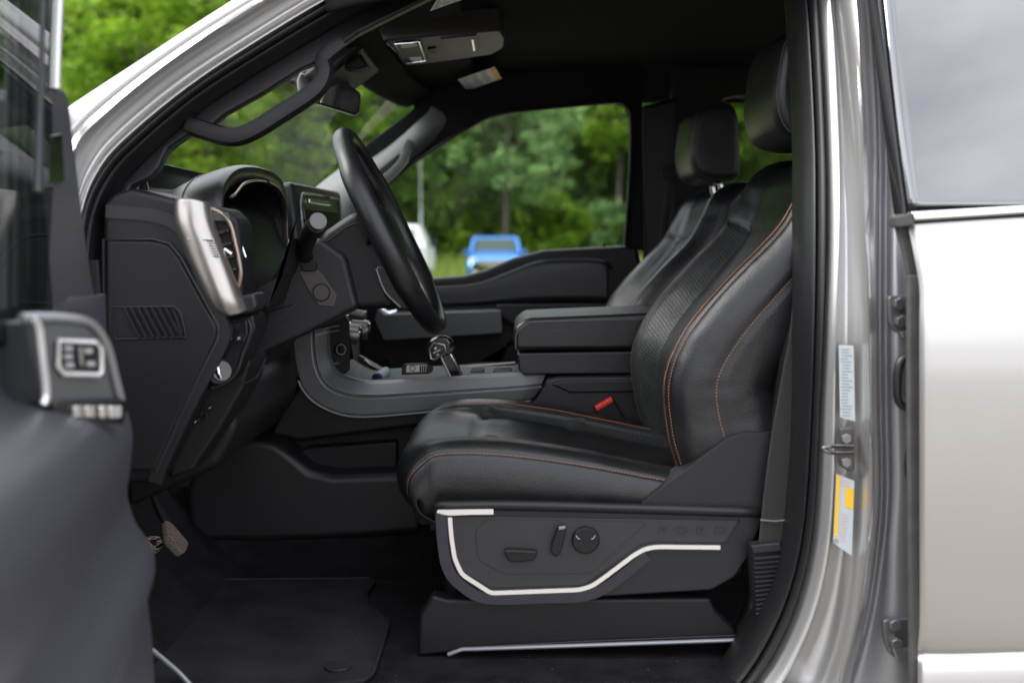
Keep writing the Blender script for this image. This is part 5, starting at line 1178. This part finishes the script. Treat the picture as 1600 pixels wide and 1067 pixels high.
# overhead console
oc = slab3('overhead_console', rnd(onz([(584, 70), (600, 64), (780, 49), (788, 62), (786, 76), (768, 86), (690, 97), (622, 105), (600, 96)], 1.742), .012), (0, 0, .05), mat('overhead_plastic', (.016, .0155, .015), .5, bump=.2, bscale=700, bdist=.0004), TK, .010, 4)
slab3('lamp_bezel', onz([(617, 69), (655, 66), (668, 95), (634, 99)], 1.738), (0, 0, .006), plastic, oc, .003)
tube('chrome_frame', onz([(618, 69), (655, 66), (666, 94), (634, 98)], 1.735), .0025, chrome, oc, closed=True, ref=(0, 0, 1), n=8)
slab3('map_lamp', onz([(625, 70), (650, 68), (652, 73), (627, 76)], 1.735), (0, 0, .004), lens, oc, .001)
slab3('map_lamp', onz([(640, 91), (658, 89), (660, 94), (642, 96)], 1.735), (0, 0, .004), lens, oc, .001)
slab3('sunglass_lid', onz([(688, 62), (745, 56), (750, 80), (695, 92)], 1.7385), (0, 0, .006), mat('overhead_plastic', (.06, .06, .06)), oc, .002)
slab3('lid_latch', onz([(736, 63), (740, 63), (743, 80), (739, 81)], 1.736), (0, 0, .004), chrome, oc, .001)
slab3('vent_slot', onz([(668, 78), (681, 76), (681, 83), (670, 84)], 1.7375), (0, 0, .004), darkpl, oc, .0005)
slab3('front_glass_lip', rnd(onz([(588, 72), (604, 68), (622, 84), (628, 101), (612, 100)], 1.739), .006), (0, 0, .01), gloss, oc, .002)
# inside mirror
mc = W(528, 146, 2.36)
mn = Vector((.85, -.50, -.155)).normalized()
def MP(u, v, o=0):
    d = ray(u, v); c = Vector((0, 0, CZ)); m0 = W(530, 148, 2.40) + mn * o; return c + d * ((m0 - c).dot(mn) / d.dot(mn))
mgp = [(501, 119), (520, 119), (560, 143), (564, 150), (563, 177), (556, 181), (498, 163)]
mir = slab3('rear_view_mirror', [MP(*p) for p in mgp], -mn * .018, gloss, TK, .005, 4)
mc_ = (530, 149)
slab3('mirror_glass', [MP(mc_[0] + (u - mc_[0]) * .90, mc_[1] + (v - mc_[1]) * .86, .0015) for u, v in mgp], -mn * .001, mirrorg, mir)
patch('mirror_shell', [[MP(u, v, o) for u, v, o in r_] for r_ in ([(498, 120, -.012), (470, 116, -.02), (474, 110, -.05), (492, 109, -.06), (530, 122, -.05), (563, 146, -.012)], [(497, 140, -.012), (466, 130, -.03), (470, 128, -.06), (495, 134, -.07), (530, 150, -.06), (564, 162, -.014)], [(496, 163, -.012), (468, 146, -.02), (474, 150, -.05), (498, 162, -.06), (530, 176, -.05), (560, 184, -.012)])], mat('mirror_shell_grey', (.14, .15, .15), .4), mir, .004)
slab('mirror_bracket', [(438, 118), (456, 108), (478, 110), (470, 126), (452, 132)], 2.40, 2.45, darkpl, TK, .006)

# --- pedals and mat
pdl = slab3('accelerator_pedal', rnd([W(u, v, y) for u, v, y in ((258, 812, 1.95), (270, 818, 1.94), (295, 848, 1.90), (290, 862, 1.90), (282, 866, 1.90), (262, 845, 1.92))], .006), (-.008, .004, -.006), mat('pedal_metal', (.30, .24, .20), .45, metal=.4, bump=1, bscale=350, ctype='leather', bdist=.002), TK, .001)
slab3('brake_pedal', rnd([W(u, v, y) for u, v, y in ((225, 838, 1.84), (248, 836, 1.84), (255, 845, 1.84), (252, 858, 1.84), (240, 868, 1.84), (222, 868, 1.84))], .01), (-.01, 0, -.004), mat('pedal_metal', (.3, .24, .2)), TK, .001)
tube('pedal_arm', [W(262, 822, 1.955), W(240, 770, 2.0), W(236, 700, 2.0)], .008, darkpl, TK, smooth_n=3)
mz = .660
mpx = [(180, 960), (215, 905), (262, 916), (300, 933), (312, 930), (332, 908), (345, 905), (578, 903), (586, 908), (572, 925), (574, 945), (606, 968), (607, 975), (582, 1052), (568, 1062), (470, 1075), (200, 1085)]
fm = slab3('floor_mat', [WZ(u, v, mz + .004) for u, v in mpx], (0, 0, -.006), matc, None, .002, label='black carpet floor mat on the driver side floor', cat='floor mat')
tube('bound_edge', [WZ(u, v, mz + .004) for u, v in mpx], .0028, mat('mat_binding', (.02, .02, .022), .95, spec=.1), fm, closed=True, ref=(0, 0, 1), n=6)
cl_ = cyl('mat_clip', WZ(528, 1041, mz + .006), (0, 0, 1), .020, .005, greypl, fm, n=32, bev=.001)
bm = bmesh.new(); r5 = random.Random(4)
for _ in range(60):
    u, v = r5.uniform(270, 1120), r5.uniform(870, 1066)
    p = WZ(u, v, .6565 if not (270 < u < 590 and v > 910) else mz + .0062); s = r5.uniform(.0004, .0010)
    bm.faces.new([bm.verts.new(p + Vector((x * s, y * s, .0005))) for x, y in ((-1, -.7), (.8, -1), (1.1, .8), (-.6, 1))])
from_bm('lint', bm, mat('pale_lint', (.16, .155, .15), .9), None, smooth=0, kind='stuff', label='pale lint specks scattered over the carpet and mat', cat='lint')

#@@DOOR
# --- the open driver door, swung out towards the left; u,v traced on planes parallel to the door
HA = Vector((-.560, 1.47)); dd = Vector((math.cos(R(78)), -math.sin(R(78)))); pp = Vector((-dd.y, dd.x))
def D(u, v, p, z=None):
    a = (u - 800) / F; o = HA + pp * p; b = (533.5 - v) / F; dy_ = cp + b * sp; k = a / dy_      # x = k*y along the ray
    # HA + pp*p + dd*d = (k*y, y)
    d = (k * o.y - o.x) / (dd.x - k * dd.y); y = o.y + dd.y * d
    return W(u, v, y)
def LD(d, p, z): q = HA + dd * d + pp * p; return Vector((q.x, q.y, z))
vp = pp.to_3d() * 1
ddoor = slab3('driver_door', [LD(.02, -.05, .42), LD(.9, -.05, .42), LD(1.0, -.05, .6), LD(1.0, -.05, 1.225), LD(.02, -.05, 1.20), LD(-.02, -.05, 1.0), LD(-.02, -.05, .6)], -pp.to_3d() * .06, silver, TK, .01)
zs = [.42, .60, .74, .80, .86, .93, .975, 1.0, 1.02, 1.10, 1.20, 1.27, 1.31]
def panel_row(z, prot): return [LD(d, .012 + prot * f, z) for d, f in ((.05, .0), (.10, .12), (.17, .50), (.24, .90), (.34, 1), (.5, 1), (.7, 1), (.9, .9), (1.0, .5))]
prs = [(.42, .02), (.55, .04), (.66, .060), (.76, .074), (.84, .074), (.90, .070), (.930, .080), (.950, .076), (.975, .060), (1.01, .050), (1.05, .055), (1.09, .058), (1.12, .045), (1.138, .015), (1.155, -.03), (1.19, -.035), (1.225, -.03), (1.238, -.035)]
patch('door_trim', [panel_row(z, p) for z, p in prs], doorpl, ddoor, .006, ra=4, rt=5)
# sail and belt trim at the front of the window
def QD(u, v, o=0): return W(u, v, 1.40 - (150 - u) * .0024 - o)
slab3('sail_trim', rnd([QD(u, v) for u, v in ((40, 150), (62, 138), (98, 139), (106, 150), (118, 250), (134, 380), (152, 492), (156, 560), (40, 560))], .006), (-.05, .01, 0), doorpl, ddoor, .008, 4)
slab3('tweeter_slot', [QD(u, v, .012) for u, v in ((78, 212), (97, 208), (102, 284), (76, 292))], (-.01, .01, 0), gloss, ddoor, .002)
tube('sail_seam', [QD(60, 145, .014), QD(58, 300, .012), QD(56, 480, .012)], .002, darkpl, ddoor, n=6)
for (uu_, wd, mt, v1) in ((88, .0062, silver, 140), (72, .0060, gloss, 142), (53, .0100, doorpl, 300), (32, .0085, rubber, 490), (14, .004, doorpl, 490)):
    tube('window_frame', [QD(uu_ - 2, v1, .004), QD(uu_, v1 * .5), QD(uu_ + 3, 0), QD(uu_ + 8, -120)], wd, mt, ddoor, n=12, smooth_n=3)
m_ = patch('door_mirror', [[D(u, v, p) for u, v in r_] for r_, p in (([(-52, 78), (-44, 78), (-40, 80), (-44, 82), (-52, 82)], -.10), ([(-60, 40), (-20, 38), (11, 60), (11, 100), (-60, 118)], -.11), ([(-60, 38), (-18, 40), (9, 66), (8, 98), (-60, 120)], -.16), ([(-60, 70), (-30, 72), (-20, 80), (-26, 84), (-60, 84)], -.20), ([(-52, 78), (-44, 78), (-40, 80), (-44, 82), (-52, 82)], -.20))], chrome, ddoor, .004)
slab3('door_glass', [LD(.20, -.01, 1.20), LD(1.0, -.01, 1.22), LD(1.0, .02, 1.85), LD(.33, .02, 1.85), LD(.18, -.01, 1.50)], -pp.to_3d() * .004, g_tint, ddoor)
# switch pod
PN = Vector((.96, -.26, .08)).normalized()
def PD(u, v, lift=0): return W(u, v, .99 + (u - 20) / 180 * .13) + PN * lift
pod_px = [(44, 498), (130, 501), (150, 512), (166, 540), (186, 625), (172, 640), (72, 640)]
P0 = 0
pod = slab3('switch_pod', [PD(u, v) for u, v in pod_px], -PN * .05, mat('pod_grey', (.06, .062, .065), .4), ddoor, .006, 3)
tube('pod_chrome_edge', [PD(u, v, .002) for u, v in ((30, 497), (60, 496), (100, 497), (131, 502), (150, 516), (166, 545), (176, 585), (186, 625))], .0045, satin, pod, smooth_n=4, n=8)
tube('pod_inner_edge', [PD(u, v, .004) for u, v in ((44, 497), (54, 512), (60, 560), (66, 614), (62, 632))], .0042, champ, pod, smooth_n=4, n=8)
mp_ = slab3('memory_switch', [PD(u, v, .004) for u, v in ((84, 534), (142, 534), (152, 546), (152, 580), (146, 586), (92, 584), (84, 572))], -PN * .008, plastic, pod, .003)
tube('memory_frame', [PD(u, v, .005) for u, v in ((84, 534), (142, 534), (152, 546), (152, 582), (146, 586), (92, 584), (84, 572))], .0028, champ, mp_, closed=True, n=8)
for u, v in ((99, 545), (99, 558), (101, 571), (130, 549), (134, 569)): slab3('memory_button', [PD(u - 6, v - 4, .007), PD(u + 6, v - 4, .007), PD(u + 6, v + 4, .007), PD(u - 6, v + 4, .007)], -PN * .003, mat('button_grey', (.28, .28, .28), .4), mp_, .001)
slab3('memory_bar', [PD(113, 543, .008), PD(118, 543, .008), PD(121, 572, .008), PD(116, 572, .008)], -PN * .003, silvtr, mp_, .001)
pl_ = slab3('window_switch_plate', [PD(u, v, .012) for u, v in ((66, 626), (178, 622), (186, 640), (178, 668), (70, 672))], -PN * .05, gloss, ddoor, .004)
for k, (u0, u1) in enumerate(((92, 107), (110, 126), (132, 144), (147, 168))):
    slab3('window_switch', [PD(u0, 635, .018), PD(u1, 634, .018), PD(u1, 653, .018), PD(u0, 654, .018)], -PN * .012, chrome, pl_, .002)
print('objects', len(bpy.data.objects), 'tris', sum(len(m.polygons) * 2 for m in bpy.data.meshes))
